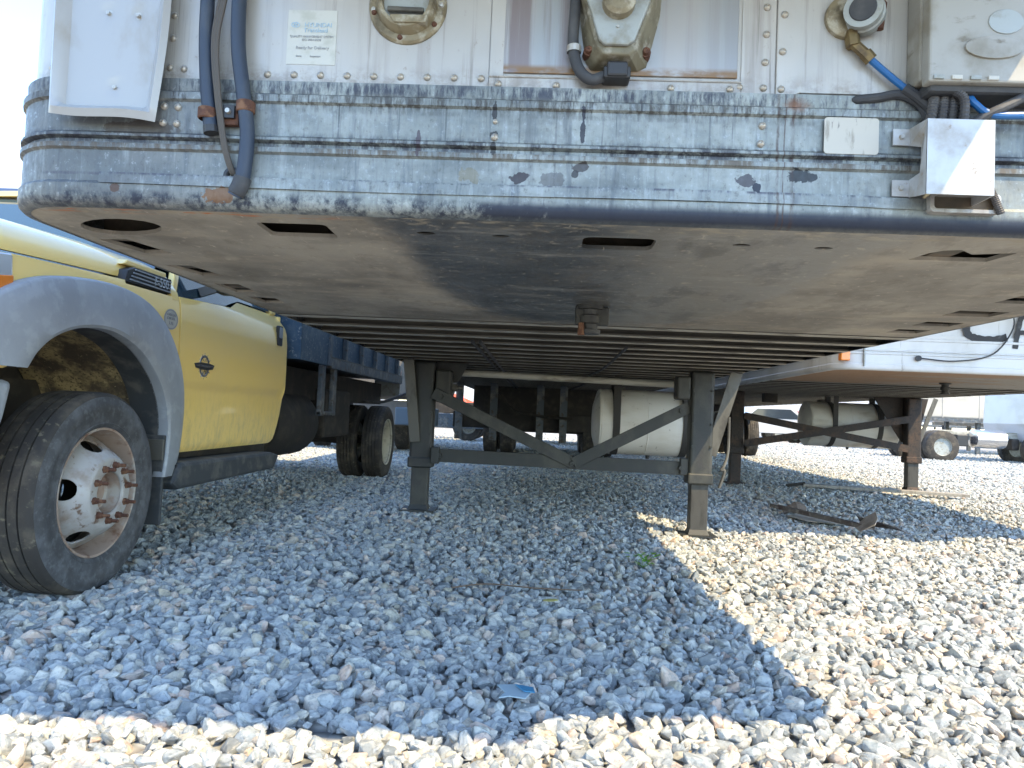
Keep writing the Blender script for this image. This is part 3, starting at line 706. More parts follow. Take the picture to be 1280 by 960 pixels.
rlist += [(-.104, 1.424, YW - .0065), (.006, 1.424, YW - .0065), (.222, 1.424, YW - .0065), (.332, 1.425, YW - .0065)]
rlist += [(-.744, 1.360, 1.339), (-.717, 1.359, 1.339), (-.745, 1.328, 1.339), (-.718, 1.327, 1.339), (.392, 1.354, 1.339), (.390, 1.320, 1.339), (-.106, 1.318, 1.339)]
RV.location = (rlist[0][0] - .19, rlist[0][2] - 1.34, rlist[0][1])
for x, z, y in rlist[1:]: inst(RV, (x - .19, y - 1.34, z), T1)
inst(RV, (-.106 - .19, 1.339 - 1.34, 1.348), T1, scale=(.7, .7, .7))
# wall sheets
MB().box(-.755, -.124, YW - .0022, YW, 1.4185, 3.9).build('wall_sheet', WALL, T1)
MB().box(.353, .4155, YW - .003, YW, 1.4190, 3.9).build('wall_sheet', WALL2, T1)
MB().box(-.118, .346, YW - .004, YW - .001, 1.448, 3.2).build('access_panel', PANEL, T1, bev=.002)
m = MB(); m.box(-.123, .352, YW - .0065, YW, 1.413, 1.4385); m.box(-.123, .352, YW - .0095, YW - .0045, 1.437, 1.4400)
m.build('access_panel_strip', WALL2, T1, bev=.0015)
m = MB(); m.prism([(.4175, 1.4165), (.452, 1.4165), (.462, 1.4225), (.69, 1.4225), (1.30, 1.4225), (1.30, 3.9), (.4175, 3.9)], .006, 'Y', YW - .006)
m.build('wall_sheet', WALL, T1, bev=.002)
m = MB(); m.box(-.122, -.096, YW - .0052, YW - .002, 1.4385, 3.2); m.build('panel_edge', WALL, T1)
# thin folded patch along the lower edge of the rail
rows = []
for z, d in ((1.2265, .0005), (1.2262, .0072), (1.2120, .0085), (1.2050, .0088)):
    rows.append([(x, 1.34 - d - .0006 * sin(x * 9), z + .0018 * sin(x * 5) - (.0012 if x > .6 else 0)) for x in np.linspace(-.86, .74, 40)])
m = MB().grid(rows); m.build('folded_patch', RAIL, T1, smooth=True)
# pressed white plate, upper left
def plate():
    cols = np.linspace(0, 1, 25); rws = np.linspace(0, 1, 31); g = []
    for v in rws:
        z = 1.330 + v * .36
        xl = -.952 - .006 * v; xr = -.745 + .012 * v + .010 * sin(v * 3)
        row = []
        for u in cols:
            x = xl + (xr - xl) * u
            zz = z - (.012 * (1 - v) ** 4) * (u * 1.1 + .25 * sin(u * 6))
            e = min(u * (xr - xl), (1 - u) * (xr - xl), v * .36 + .0)
            rim = .010 * (1 - min(1, abs(e - .010) / .009)) - .012 * min(1, max(0, (e - .019) / .005))
            dim = 0
            for px, pz in ((-.855, 1.531), (-.797, 1.527), (-.833, 1.386)): dim = max(dim, 1 - hypot(x - px, zz - pz) / .014)
            row.append((x, 1.311 - rim - .006 * sin(u * pi) * (1 - v) + .008 * dim, zz))
        g.append(row)
    return MB().grid(g)
pm = plate().build('mounting_plate', MUDP, T1, smooth=True, solid=.003)
for x, z in ((-.855, 1.531), (-.797, 1.527), (-.833, 1.386)):
    MB().lathe([(-.010, .0005), (-.010, .0035), (-.004, .004), (-.004, .0075), (.002, .008)], (x, 1.328, z), 'Y', 10).build('screw', RIVET, pm)
MB().box(-.91, -.80, 1.3465, 1.353, 1.45, 1.60).build('spacer', GEARM, pm)
# warning sticker
st = MB().box(-.517, -.4215, YW - .0032, YW - .0020, 1.4545, 1.5615).build('sticker', STICK, T1)
yy = YW - .0034
MB().lathe([(0, .0075), (-.0004, .0075), (-.0004, .0001)], (0, 0, 0), 'Y', 20)
lg = MB(); lg.prism(ellipse(-.502, 1.532, .0085, .0055, 20), -.0005, 'Y', yy, [ellipse(-.502, 1.532, .0070, .0040, 20)]); lg.beam((-.5055, yy, 1.5290), (-.5038, yy, 1.5350), .0012, .0018); lg.beam((-.5005, yy, 1.5290), (-.4988, yy, 1.5350), .0012, .0018); lg.beam((-.5048, yy, 1.532), (-.4995, yy, 1.532), .0012, .0014)
lg.build('logo', INKB, st)
text('lettering', 'HYUNDAI', .0120, (-.4575, yy, 1.532), 'F', INKB, st, sx=1.0)
text('lettering', 'Translead', .012, (-.462, yy, 1.5215), 'F', INKB, st)
text('lettering', 'QUALITY MANAGEMENT SYSTEM', .0062, (-.4695, yy, 1.5090), 'F', INKG, st, sx=.92)
text('lettering', 'ISO 9001:2008', .0062, (-.4695, yy, 1.5025), 'F', INKG, st)
text('lettering', 'Ready for Delivery', .0085, (-.467, yy, 1.4870), 'F', INKG, st)
text('lettering', 'Date:           Inspector:', .0052, (-.474, yy, 1.4705), 'F', INKG, st)
# round vent
vx, vz = -.285, 1.573
vent = MB().lathe([(0, .076), (-.006, .075), (-.010, .071), (-.010, .060), (-.022, .056), (-.030, .052), (-.030, .045), (-.014, .044)], (vx, YW, vz), 'Y', 48).build('round_vent', TANP, T1, smooth=True)
MB().lathe([(-.014, .045), (-.016, .044), (-.016, .0005)], (vx, YW, vz), 'Y', 40).build('vent_cap', GREYC, vent)
MB().tube([(vx - .034, YW - .024, vz - .017), (vx + .034, YW - .024, vz - .019)], .005, 10).build('vent_handle', GEARL, vent)
m = MB().prism([(vx - .03, vz - .032), (vx + .045, vz - .032), (vx + .04, vz - .047), (vx - .02, vz - .047)], -.03, 'Y', YW - .004); m.build('vent_latch', TANP, vent, bev=.003)
for a in (-195, -165, -35, 0, 12, 190, -100):
    a = radians(a); MB().lathe([(-.0145, .0005), (-.014, .004), (-.010, .0055)], (vx + .0655 * cos(a), YW, vz + .0655 * sin(a)), 'Y', 10).build('vent_screw', RIVET if sin(a) > -.2 else RUST, vent)
# electrical socket, middle
def frus(q0, q1, y0, y1):
    n = len(q0); return ([(x, y0, z) for x, z in q0] + [(x, y1, z) for x, z in q1], [tuple(range(n))[::-1], tuple(range(n, 2 * n))] + [(i, (i + 1) % n, n + (i + 1) % n, n + i) for i in range(n)])
b0 = [(.042, 1.62), (.038, 1.60), (.058, 1.47), (.068, 1.455), (.160, 1.455), (.176, 1.463), (.198, 1.56), (.202, 1.62)]
b1 = [(.052, 1.62), (.050, 1.57), (.078, 1.478), (.090, 1.465), (.136, 1.465), (.148, 1.475), (.178, 1.565), (.180, 1.62)]
sk = MB().add(*frus(b0, b1, YW - .002, YW - .052)).build('trailer_socket', OLIV, T1, bev=.004)
c0 = [(.055, 1.62), (.054, 1.565), (.080, 1.487), (.090, 1.478), (.133, 1.478), (.145, 1.486), (.172, 1.560), (.174, 1.62)]
c1 = [(x * .97 + .0036, z) for x, z in c0]
MB().add(*frus(c0, c1, YW - .0525, YW - .062)).build('socket_cover', GREYC, sk, bev=.003)
MB().lathe([(0, .03), (-.02, .03), (-.024, .022)], (.113, YW - .062, 1.553), 'Y', 20, True).build('socket_boss', TANP, sk)
MB().tube([(.113, YW - .061, 1.510), (.113, YW - .066, 1.510)], .0025, 8).build('socket_rivet', RIVET, sk)
for x, z in ((.064, 1.483), (.170, 1.483), (.066, 1.600), (.179, 1.600)):
    MB().lathe([(-.030, .001), (-.030, .006), (-.022, .0075), (-.022, .010), (0, .011)], (x, YW - .004, z), 'Y', 8).build('socket_bolt', RUST, sk)
m = MB(); m.box(.092, .142, YW - .044, YW - .006, 1.425, 1.448); m.box(.098, .136, YW - .048, YW - .01, 1.427, 1.455); m.build('socket_plug', BLACKP, sk, bev=.004)
MB().tube(catmull([(.036, YW - .022, 1.75), (.036, YW - .022, 1.58), (.034, YW - .022, 1.51), (.039, YW - .024, 1.468), (.052, YW - .026, 1.440), (.072, YW - .026, 1.428), (.094, YW - .026, 1.435)]), .0105, 12).build('socket_cable', RUBBER, sk, smooth=True)
MB().lathe([(-.006, .0135), (.006, .0135)], (.0365, YW - .023, 1.486), 'Z', 14).build('cable_clip', RIVET, sk)
# twin hoses, cables and clamps
h1 = MB().tube(catmull([(-.666, 1.322, 1.80), (-.664, 1.322, 1.57), (-.662, 1.322, 1.48), (-.654, 1.322, 1.39), (-.642, 1.322, 1.31)]), .0130, 14).build('air_hose', HOSEM, T1, smooth=True)
MB().tube([(-.6425, 1.322, 1.316), (-.6405, 1.322, 1.303)], .0145, 12).build('hose_end', BLACKP, h1)
h2 = MB().tube(catmull([(-.604, 1.320, 1.80), (-.602, 1.320, 1.57), (-.598, 1.320, 1.47), (-.583, 1.320, 1.38), (-.571, 1.320, 1.30), (-.575, 1.320, 1.22), (-.590, 1.324, 1.186)]), [.0125] * 30 + [.0125] * 2 + [.0145] * 5, 14) if False else None
pth = catmull([(-.604, 1.320, 1.80), (-.602, 1.320, 1.57), (-.598, 1.320, 1.47), (-.583, 1.320, 1.38), (-.571, 1.320, 1.30), (-.575, 1.320, 1.22), (-.590, 1.324, 1.186)])
h2 = MB().tube(pth, .0135, 14).build('air_hose', HOSEM, T1, smooth=True)
MB().tube(pth[-7:], [.016] * 5 + [.0155, .010], 14).build('hose_end', RUBBER, h2, smooth=True)
for (x, z, p) in ((-.6505, 1.340, h1), (-.578, 1.355, h2)):
    MB().lathe([(-.011, .0150), (-.009, .0175), (.009, .0175), (.011, .0150)], (x, 1.322, z), 'Z', 16).build('hose_clamp', RUST, p, smooth=True)
m = MB(); m.box(-.636, -.592, 1.325, 1.338, 1.322, 1.352); cb = m.build('clamp_block', RUST, T1, bev=.002)
MB().box(-.620, -.598, 1.318, 1.3255, 1.333, 1.357).build('clamp_pad', BLACKP, cb); MB().lathe([(-.006, .0005), (-.006, .0045), (0, .0055)], (-.609, 1.318, 1.345), 'Y', 10).build('clamp_bolt', RIVET, cb)
for dx in (0, .006, .0115):
    MB().tube(catmull([(-.636 + dx, 1.316, 1.80), (-.634 + dx, 1.316, 1.60), (-.644 + dx * .8, 1.312, 1.48), (-.632 + dx * .6, 1.314, 1.37), (-.617 + dx * .5, 1.322, 1.28), (-.605 + dx * .5, 1.334, 1.236), (-.600 + dx * .5, 1.350, 1.228)]), .0036, 8).build('cable', CABLE, T1, smooth=True)
MB().lathe([(0, .006), (-.004, .007), (-.007, .010), (-.006, .016), (0, .018)], (-.603, 1.3395, 1.228), 'Y', 20).build('grommet', BLACKP, T1)
# gauge / coupling, top right
gx, gz_ = .555, 1.560
ga = MB().lathe([(0, .040), (-.010, .040), (-.014, .034), (-.016, .020)], (gx - .012, YW - .006, gz_ + .005), 'Y', 28, True).build('air_coupling', TANP, T1, smooth=True)
m = MB(); dv = Vector((-.45, -.85, -.10)).normalized(); c0v = Vector((gx + .018, YW - .018, gz_ + .004))
m.tube([c0v, c0v + dv * .020, c0v + dv * .022, c0v + dv * .040, c0v + dv * .041], [.036, .036, .033, .033, .024], 28); m.build('coupling_body', GREYC, ga, smooth=True)
m = MB(); m.tube([c0v + dv * .0405, c0v + dv * .044], [.0235, .022], 24); m.build('coupling_seal', RUBBER, ga)
m = MB(); m.tube([(gx + .018, YW - .03, gz_ + .055), (gx + .045, YW - .03, gz_ + .02), (gx + .040, YW - .028, gz_ - .025)], .008, 8); m.build('coupling_lug', RUST, ga)
m = MB(); m.tube([(gx - .005, YW - .018, gz_ - .025), (gx - .003, YW - .02, gz_ - .055)], .013, 6); m.tube([(gx - .003, YW - .02, gz_ - .048), (gx + .022, YW - .022, gz_ - .072)], .0095, 6)
m.tube([(gx + .018, YW - .022, gz_ - .067), (gx + .030, YW - .022, gz_ - .080)], .0115, 6); m.build('brass_elbow', BRASS, ga)
MB().tube(catmull([(gx + .026, YW - .022, gz_ - .077), (.625, YW - .024, 1.444), (.655, YW - .028, 1.418)]), .0062, 10).build('air_tube', BLUET, T1, smooth=True)
MB().tube(catmull([(.643, YW - .027, 1.427), (.668, YW - .03, 1.408), (.690, YW - .033, 1.385), (.698, YW - .035, 1.366)]), .0095, 10).build('tube_sleeve', RUBBER, T1, smooth=True)
MB().tube(catmull([(.555, YW - .012, 1.408), (.60, YW - .016, 1.412), (.64, YW - .018, 1.418), (.675, YW - .02, 1.40), (.69, YW - .022, 1.37)]), [.003] + [.0085] * 24, 10).build('loose_conduit', RUBBER, T1, smooth=True)
# junction box
jb = MB().box(.655, .95, YW - .060, YW - .006, 1.425, 1.78).build('junction_box', JBOX, T1, bev=.006)
MB().box(.656, .95, YW - .088, YW - .060, 1.412, 1.78).build('box_lid', JBOX, jb, bev=.004)
m = MB(); m.prism(ellipse(.765, 1.473, .050, .020, 24), -.005, 'Y', YW - .0870); m.build('lid_emboss', JBOX, jb, bev=.003)
m = MB(); m.prism(ellipse(.785, 1.520, .030, .022, 24), -.003, 'Y', YW - .0870); m.build('lid_emboss', GREYC, jb, bev=.002)
for x in (.672, .703, .735, .765): MB().box(x - .009, x + .009, YW - .0915, YW - .086, 1.415, 1.4225).build('lid_latch', LABELW if x in (.703, .765) else GREYC, jb, bev=.001)
MB().box(.665, .92, YW - .074, YW - .008, 1.400, 1.4245).build('box_skirt', RUBBER, jb, bev=.008)
# corrugated conduits below the box
def corr(pts, r, name='corrugated_conduit', mat=CONDU, par=T1):
    P = catmull(pts, 14); rs = [r * (1.0 if i % 2 else .84) for i in range(len(P))]
    return MB().tube(P, rs, 10).build(name, mat, par)
for i, (x0, x1) in enumerate(((.690, .676), (.706, .696), (.722, .714), (.738, .732))):
    corr([(x0, YW - .044, 1.412), ((x0 + x1) / 2, YW - .050, 1.380), (x1, YW - .048, 1.335)], .0098)
corr([(.712, YW - .062, 1.408), (.728, YW - .068, 1.388), (.728, YW - .066, 1.340)], .0085)
MB().tube(catmull([(.744, YW - .055, 1.400), (.752, YW - .06, 1.385), (.782, YW - .062, 1.366), (.86, YW - .06, 1.368)]), .0065, 10).build('air_tube', BLUET, T1, smooth=True)
MB().tube(catmull([(.742, YW - .05, 1.345), (.772, YW - .06, 1.366), (.81, YW - .066, 1.385), (.89, YW - .066, 1.43)]), .0085, 10).build('tube_sleeve', CONDU, T1, smooth=True)
# folded cable guard
cg = MB().box(.655, .770, 1.2655, 1.268, 1.212, 1.345).build('cable_guard', STEELW, T1)
MB().add([(.655, 1.266, 1.345), (.655, 1.266, 1.212), (.655, 1.300, 1.218), (.6585, 1.334, 1.226), (.6585, 1.334, 1.258), (.668, 1.312, 1.266), (.668, 1.312, 1.312), (.6585, 1.334, 1.322), (.6585, 1.334, 1.354)],
      [(0, 1, 2, 3, 4, 5, 6, 7, 8)]).build('guard_flange', STEELW, cg, solid=.002)
MB().box(.768, .7705, 1.266, 1.335, 1.212, 1.345).build('guard_side', STEELW, cg)
for z0, z1 in ((1.322, 1.352), (1.227, 1.257)):
    tb = MB().box(.628, .660, 1.332, 1.335, z0, z1).build('guard_tab', STEELW, cg)
for z in (1.337, 1.242): MB().lathe([(-.005, .0005), (-.005, .004), (0, .005)], (.643, 1.332, z), 'Y', 10).build('guard_screw', RIVET, cg)
MB().prism(rrect(.690, .815, 1.196, 1.232, .008), .02, 'Y', 1.318, [rrect(.697, .808, 1.203, 1.228, .006)]).build('cable_opening', WALL2, T1, bev=.002)
MB().box(.697, .808, 1.330, 1.333, 1.203, 1.228).build('cable_opening_back', DARKIN, T1)
corr([(.795, 1.318, 1.24), (.803, 1.316, 1.22), (.812, 1.314, 1.195)], .007)
MB().prism(rrect(.503, .602, 1.303, 1.371, .006), -.0012, 'Y', 1.3335).build('label_patch', LABELW, T1)

# --- trailer 2: the one on the right
T2 = thing('refrigerated_trailer', 'white trailer on the right with rusty nose underside, orange lamp and black sprayed letters', 'semi trailer', (0, 0, 0), 'parked semi trailers', loc=(3.31, 4.98, .036), rotz=radians(-1.5))
def m_under2():
    t = NT('rusty_coupler_plate'); n = t.noise((2.5, 5, 3), 6, .65); n2 = t.noise((22, 22, 22), 7, .7)
    c = t.mix(t.mapr(t.math('ADD', n, t.math('MULTIPLY', t.axis(0), -.25)), .42, .62), (.30, .275, .23), (.32, .20, .115))
    c = t.mix(t.math('MULTIPLY', t.mapr(n2, .5, .7), .5), c, (.12, .07, .04))
    return t.done(c, .8, .1)
UN2 = m_under2()
WALL3 = simple('clean_white_panel', (.55, .56, .57), .4, dirt=(.44, .44, .43), dscale=(2, 2, 1), dirt2=(.25, .24, .22), d2scale=(24, 24, 2), lo2=.62, hi2=.72)
trailer_shell(T2, 14.6, WALL3, WALL3, UN2, [], xspan=.30)
ml = MB().box(-1.275, -1.215, -.02, .055, 1.215, 1.285)
ml = MB().box(-1.262, -1.200, .005, .060, 1.225, 1.290).build('marker_lamp', AMBER, T2, bev=.006)
MB().box(-1.12, -1.112, -.022, .02, 1.19, 1.72).build('corner_seam', GREYC, T2)
m = MB(); m.tube(catmull([(-.16, -.018, 1.62), (-.15, -.02, 1.48), (-.28, -.02, 1.30), (-.52, -.02, 1.245), (-.74, -.02, 1.255)]), .005, 6); m.lathe([(-.012, .02), (0, .02)], (-.76, -.01, 1.255), 'Y', 12, True)
m.build('loose_wire', RUBBER, T2)
SPRAY = simple('black_spray_paint', (.015, .015, .018), .6, dirt=(.07, .075, .08), dscale=(16, 16, 16), lo=.5, hi=.75)
def stroke(pts, r, sx=1):
    P = catmull([(x, 0, z) for x, z in pts], 6); L = []; Rr = []
    for i, p in enumerate(P):
        d = (P[min(i + 1, len(P) - 1)] - P[max(i - 1, 0)]).normalized(); nrm = Vector((-d.z, 0, d.x)); k = r * (1 + .12 * sin(i * 1.7))
        L.append((p + nrm * k)); Rr.append(p - nrm * k)
    q = [(v.x, v.z) for v in L] + [(v.x, v.z) for v in Rr[::-1]]
    return q
def spray(name, strokes):
    m = MB()
    for i, s_ in enumerate(strokes): m.prism(stroke(s_[0], s_[1]), -.0015 - i * .0006, 'Y', -.0012 - .0008)
    o = m.build(name, SPRAY, T2); return o
spray('sprayed_letter', [([(-.41, 1.575), (-.445, 1.51), (-.43, 1.43), (-.37, 1.405)], .024), ([(-.38, 1.405), (-.27, 1.40), (-.18, 1.42)], .024)])
spray('sprayed_letter', [([(-.125, 1.345), (-.11, 1.46), (-.085, 1.56), (-.045, 1.59)], .017), ([(-.055, 1.59), (-.01, 1.56), (.012, 1.46), (.022, 1.345)], .017), ([(-.10, 1.455), (.0, 1.46)], .014)])
tube_leg(T2, -.98, 4.05, .022, .42, GEARR, .17, .13, .22)
tube_leg(T2, 1.12, 4.03, .038, .40, GEARR, .17, .13, .10, GEARD)
MB().beam((-.90, 3.96, .86), (1.05, 3.96, .54), .012, .085).build('diagonal_brace', GEARR, T2)
MB().beam((-.90, 3.94, .52), (1.05, 3.94, .90), .012, .085).build('diagonal_brace', GEARR, T2)
m = MB().add([(.69, 4.1, 1.16), (1.34, 4.1, 1.16), (1.21, 4.1, .62), (1.03, 4.1, .62), (.69, 4.12, 1.16), (1.34, 4.12, 1.16), (1.21, 4.12, .62), (1.03, 4.12, .62)],
             [(0, 1, 2, 3), (7, 6, 5, 4), (0, 4, 5, 1), (1, 5, 6, 2), (2, 6, 7, 3), (3, 7, 4, 0)]); m.build('gusset', GEARR, T2)
MB().beam((1.38, 4.0, 1.16), (1.16, 4.0, .55), .05, .012, up=(0, 1, 0)).build('wing_brace', GEARL, T2)
tank(T2, .02, 1.10, 4.55, .80, .285, TANKA, (.30, .86))
m = MB().box(-.55, -.38, 4.4, 4.5, 1.05, 1.16); m.box(-.52, -.41, 4.38, 4.39, 1.09, 1.12)
m.build('hanger_bracket', CHAS, T2)

# ---------------------------------------------------------------- yellow work truck
XC = -2.90
TR = thing('work_truck', 'yellow heavy pickup with grey wheel arch flares and blue steel bed, parked at the left', 'truck', (XC, 2.93, 0))
_w = np.array([(.45, .94), (.50, .985), (.54, 1.006), (.70, 1.016), (.85, 1.020), (.866, 1.024), (.878, 1.036), (.92, 1.040), (1.05, 1.040), (1.22, 1.037), (1.30, 1.029), (1.345, 1.014), (1.38, .985), (1.44, .935)])
def wz(z): return float(np.interp(z, _w[:, 0], _w[:, 1]))
def panel(Ys, zb, zt, sg, nz=26, extra=0.0, bulge=None):
    rows = []
    for k in range(nz + 1):
        r = []
        for y in Ys:
            b, t_ = zb(y), zt(y); z = b + (t_ - b) * k / nz
            taper = .10 * max(0, (2.5 - y) / .5) ** 2
            r.append((XC + sg * (wz(z) + extra - taper + (bulge(y, z) if bulge else 0)), y, z))
        rows.append(r)
    return MB().grid(rows)
ARC = (2.93, .56, .58)
def zb_f(y):
    d = abs(y - ARC[0])
    if d < ARC[2]: return max(ARC[1] + sqrt(ARC[2] ** 2 - d * d), .56 if y > 2.9 else .88)
    return .56 if y > 2.9 else .88
def zgap(y): return float(np.interp(y, [2.05, 2.2, 2.45, 2.8, 3.14, 3.6], [1.235, 1.272, 1.297, 1.317, 1.335, 1.345]))
def zbelt(y): return float(np.interp(y, [3.64, 4.30, 4.40, 4.50, 5.3], [1.325, 1.365, 1.395, 1.425, 1.435]))
Yf = list(np.linspace(2.12, 3.145, 60)); Yf2 = list(np.linspace(3.145, 3.625, 30))
def door_b(y): return .515 + (max(0, y - 5.03) / .17) ** 2.4 * .30
def door_f(y): return zbelt(y)
for sg in (1, -1):
    panel(Yf, zb_f, lambda y: zgap(y) - .014, sg).build('fender', YEL, TR, smooth=True, solid=.02, off=-1)
    panel(Yf2, zb_f, lambda y: 1.305 + (y - 3.145) * .02, sg).build('fender', YEL, TR, smooth=True, solid=.02)
    # cowl strip behind vent
    panel(list(np.linspace(3.555, 3.628, 5)), lambda y: 1.30, lambda y: 1.435, sg, 6).build('cowl_strip', YEL, TR, smooth=True, solid=.02)
    dr = panel(list(np.linspace(3.636, 5.20, 60)), door_b, door_f, sg, 40, .002).build('door', YEL, TR, smooth=True, solid=.03)
    if sg == 1: DOOR = dr
# fender vent with chrome letters
vq = [(3.14, 1.312), (3.545, 1.322), (3.548, 1.395), (3.22, 1.392), (3.165, 1.372)]
vn = MB().prism(vq, -.05, 'X', XC + 1.024).build('fender_vent', BLACKP, TR, bev=.006)
for k in range(4):
    zz = 1.327 + k * .017
    MB().box(XC + 1.023, XC + 1.030, 3.18 + k * .012, 3.535, zz, zz + .006).build('vent_louvre', FLARE, vn)
text('lettering', 'F-550', .060, (XC + 1.0305, 3.44, 1.357), 'X', CHROME, vn, .003, sx=.92)
m = MB(); m.prism([(3.17, 1.398), (3.215, 1.399), (3.55, 1.400), (3.55, 1.43), (3.21, 1.425)], -.05, 'X', XC + .992); m.build('vent_brow', YEL, TR, bev=.006)
# hood
rows = []
for y in np.linspace(2.06, 3.56, 40):
    row = []; zg = zgap(y); H = .20 * (1 - max(0, (2.35 - y) / .32) ** 2 * .85)
    wd = .985 - .10 * max(0, (2.5 - y) / .5) ** 2
    for th in np.linspace(0, pi, 61):
        c, s_ = cos(th), sin(th)
        x = wd * (abs(c) ** .55) * (1 if c >= 0 else -1); zz = zg + .002 + H * (s_ ** .9) + .03 * max(0, 1 - abs(x / .45) ** 3)
        row.append((XC + x, y, zz))
    rows.append(row)
MB().grid(rows).build('hood', YEL, TR, smooth=True, solid=.015)
m = MB(); m.box(XC - .40, XC + .40, 2.25, 3.5, .75, 1.30); m.build('engine_bay', CHAS, TR, bev=.03)
# door furniture
gl = MB()
wpts = [(3.70, 1.335), (4.30, 1.375), (4.40, 1.405), (4.52, 1.435), (5.05, 1.445), (5.02, 1.90), (4.25, 1.93), (4.02, 1.86)]
for sg in (1, -1):
    nm = MB()
    def gx_(z): return XC + sg * float(np.interp(z, [1.3, 1.45, 1.95], [.985, .945, .80]))
    q = [(gx_(z), y, z) for y, z in wpts]; q2 = [(x - sg * .006, y, z) for x, y, z in q]
    nm.add(q + q2, [tuple(range(8)), tuple(range(8, 16))[::-1]] + [(i, (i + 1) % 8, 8 + (i + 1) % 8, 8 + i) for i in range(8)])
    nm.build('side_window', GLASS, TR)
    pil = MB()
    for a, b, w in (((3.66, 1.34), (4.08, 1.94), .05), ((5.12, 1.43), (5.06, 1.96), .10), ((4.06, 1.95), (5.10, 1.97), .05)):
        pil.beam((gx_(a[1]) - sg * .01, a[0], a[1]), (gx_(b[1]) - sg * .01, b[0], b[1]), .035, w, up=(0, -1, .3) if a[0] < 4 else ((0, 1, 0) if a[0] > 5 else (0, 0, 1)))
    pil.build('window_frame', YEL, TR, bev=.008)
    mr = MB().box(XC + sg * 1.04, XC + sg * 1.20, 3.98, 4.08, 1.40, 1.66).build('side_mirror', BLACKP, TR, bev=.025)
    MB().beam((XC + sg * .96, 3.98, 1.40), (XC + sg * 1.10, 4.02, 1.46), .03, .05).build('mirror_arm', BLACKP, mr)
MB().add([(XC - .90, 3.58, 1.42), (XC + .90, 3.58, 1.42), (XC + .74, 4.12, 1.94), (XC - .74, 4.12, 1.94)], [(0, 1, 2, 3)]).build('windshield', GLASS, TR, solid=.006)
rows = [[(XC + x * (1 - .03 * abs(v - .5)), 4.10 + v * 1.02, 1.95 + .035 * (1 - (x / .8) ** 2) + .01 * sin(v * pi)) for x in np.linspace(-.8, .8, 17)] for v in np.linspace(0, 1, 12)]
MB().grid(rows).build('cab_roof', YEL, TR, smooth=True, solid=.03)
MB().box(XC - .98, XC + .98, 5.185, 5.205, .62, 1.43).build('cab_back', YEL, TR, bev=.02)
MB().box(XC - .80, XC + .80, 5.11, 5.13, 1.43, 1.95).build('cab_back_window', GLASS, TR, bev=.01)
MB().box(XC - .93, XC + .93, 3.6, 5.18, .40, .70).build('cab_floor', CHAS, TR, bev=.03)
m = MB()
for x in (-.6, .12): m.box(XC + x, XC + x + .5, 4.45, 4.95, .7, 1.0); m.box(XC + x, XC + x + .5, 4.88, 5.0, 1.0, 1.6)
m.build('seat', BLACKP, TR, bev=.05)
MB().box(XC - .88, XC + .88, 3.62, 3.95, 1.0, 1.36).build('dashboard', BLACKP, TR, bev=.04)
hd = MB().prism(rrect(4.995, 5.085, 1.205, 1.345, .012), .018, 'X', XC + 1.028).build('door_handle', BLACKP, DOOR, bev=.003)
MB().prism(rrect(5.015, 5.075, 1.26, 1.335, .01), .012, 'X', XC + 1.038).build('handle_grip', FLARE, hd, bev=.004)
# engine badge and inspection sticker
by, bz = 3.915, .985; bx = XC + 1.042
KY, KZ = 1.65, 1.28
bd = MB().prism(ellipse(by, bz, .037 * KY, .048 * KZ, 28), .006, 'X', bx - .004, [ellipse(by, bz, .026 * KY, .036 * KZ, 28)]).build('engine_badge', CHROME, DOOR, bev=.001)
m = MB().prism([(by + u * KY, bz + v * KZ) for u, v in ((-.070, .008), (-.03, .015), (.03, .015), (.072, .008), (.06, -.010), (.02, -.016), (-.02, -.016), (-.06, -.010))], .008, 'X', bx - .004)
m.build('badge_bar', BLACKP, bd, bev=.001)
text('lettering', 'POWER STROKE', .019, (bx + .0045, by, bz - .001), 'X', CHROME, bd, sx=1.35); text('lettering', 'V8', .044, (bx + .003, by, bz - .038), 'X', CHROME, bd, sx=1.4); text('lettering', '6.7L', .020, (bx + .003, by, bz + .032), 'X', CHROME, bd, sx=1.4)
m = MB()
for k in range(12):
    a = 2 * pi * k / 12; m.add([(bx - .002, by + .034 * KY * cos(a - .1), bz + .045 * KZ * sin(a - .1)), (bx - .002, by + .034 * KY * cos(a + .1), bz + .045 * KZ * sin(a + .1)), (bx + .002, by + .045 * KY * cos(a), bz + .057 * KZ * sin(a))], [(0, 1, 2)])
m.build('badge_teeth', CHROME, bd, solid=.003)
sy, sz = 3.535, 1.195
sb = MB().prism(ellipse(sy, sz, .068, .052, 28), .001, 'X', XC + wz(1.195) + .0015).build('round_sticker', STICK, TR)
MB().prism(ellipse(sy, sz, .066, .050, 28), .0008, 'X', XC + wz(1.195) + .0022, [ellipse(sy, sz, .058, .043, 28)]).build('sticker_ring', INKG, sb)
for i, (b_, s_, dz) in enumerate((('GREEN', .018, .022), ('DIESEL', .018, .004), ('US', .022, -.020))): text('lettering', b_, s_, (XC + wz(1.195) + .004, sy, sz + dz), 'X', INKG, sb, sx=1.5)
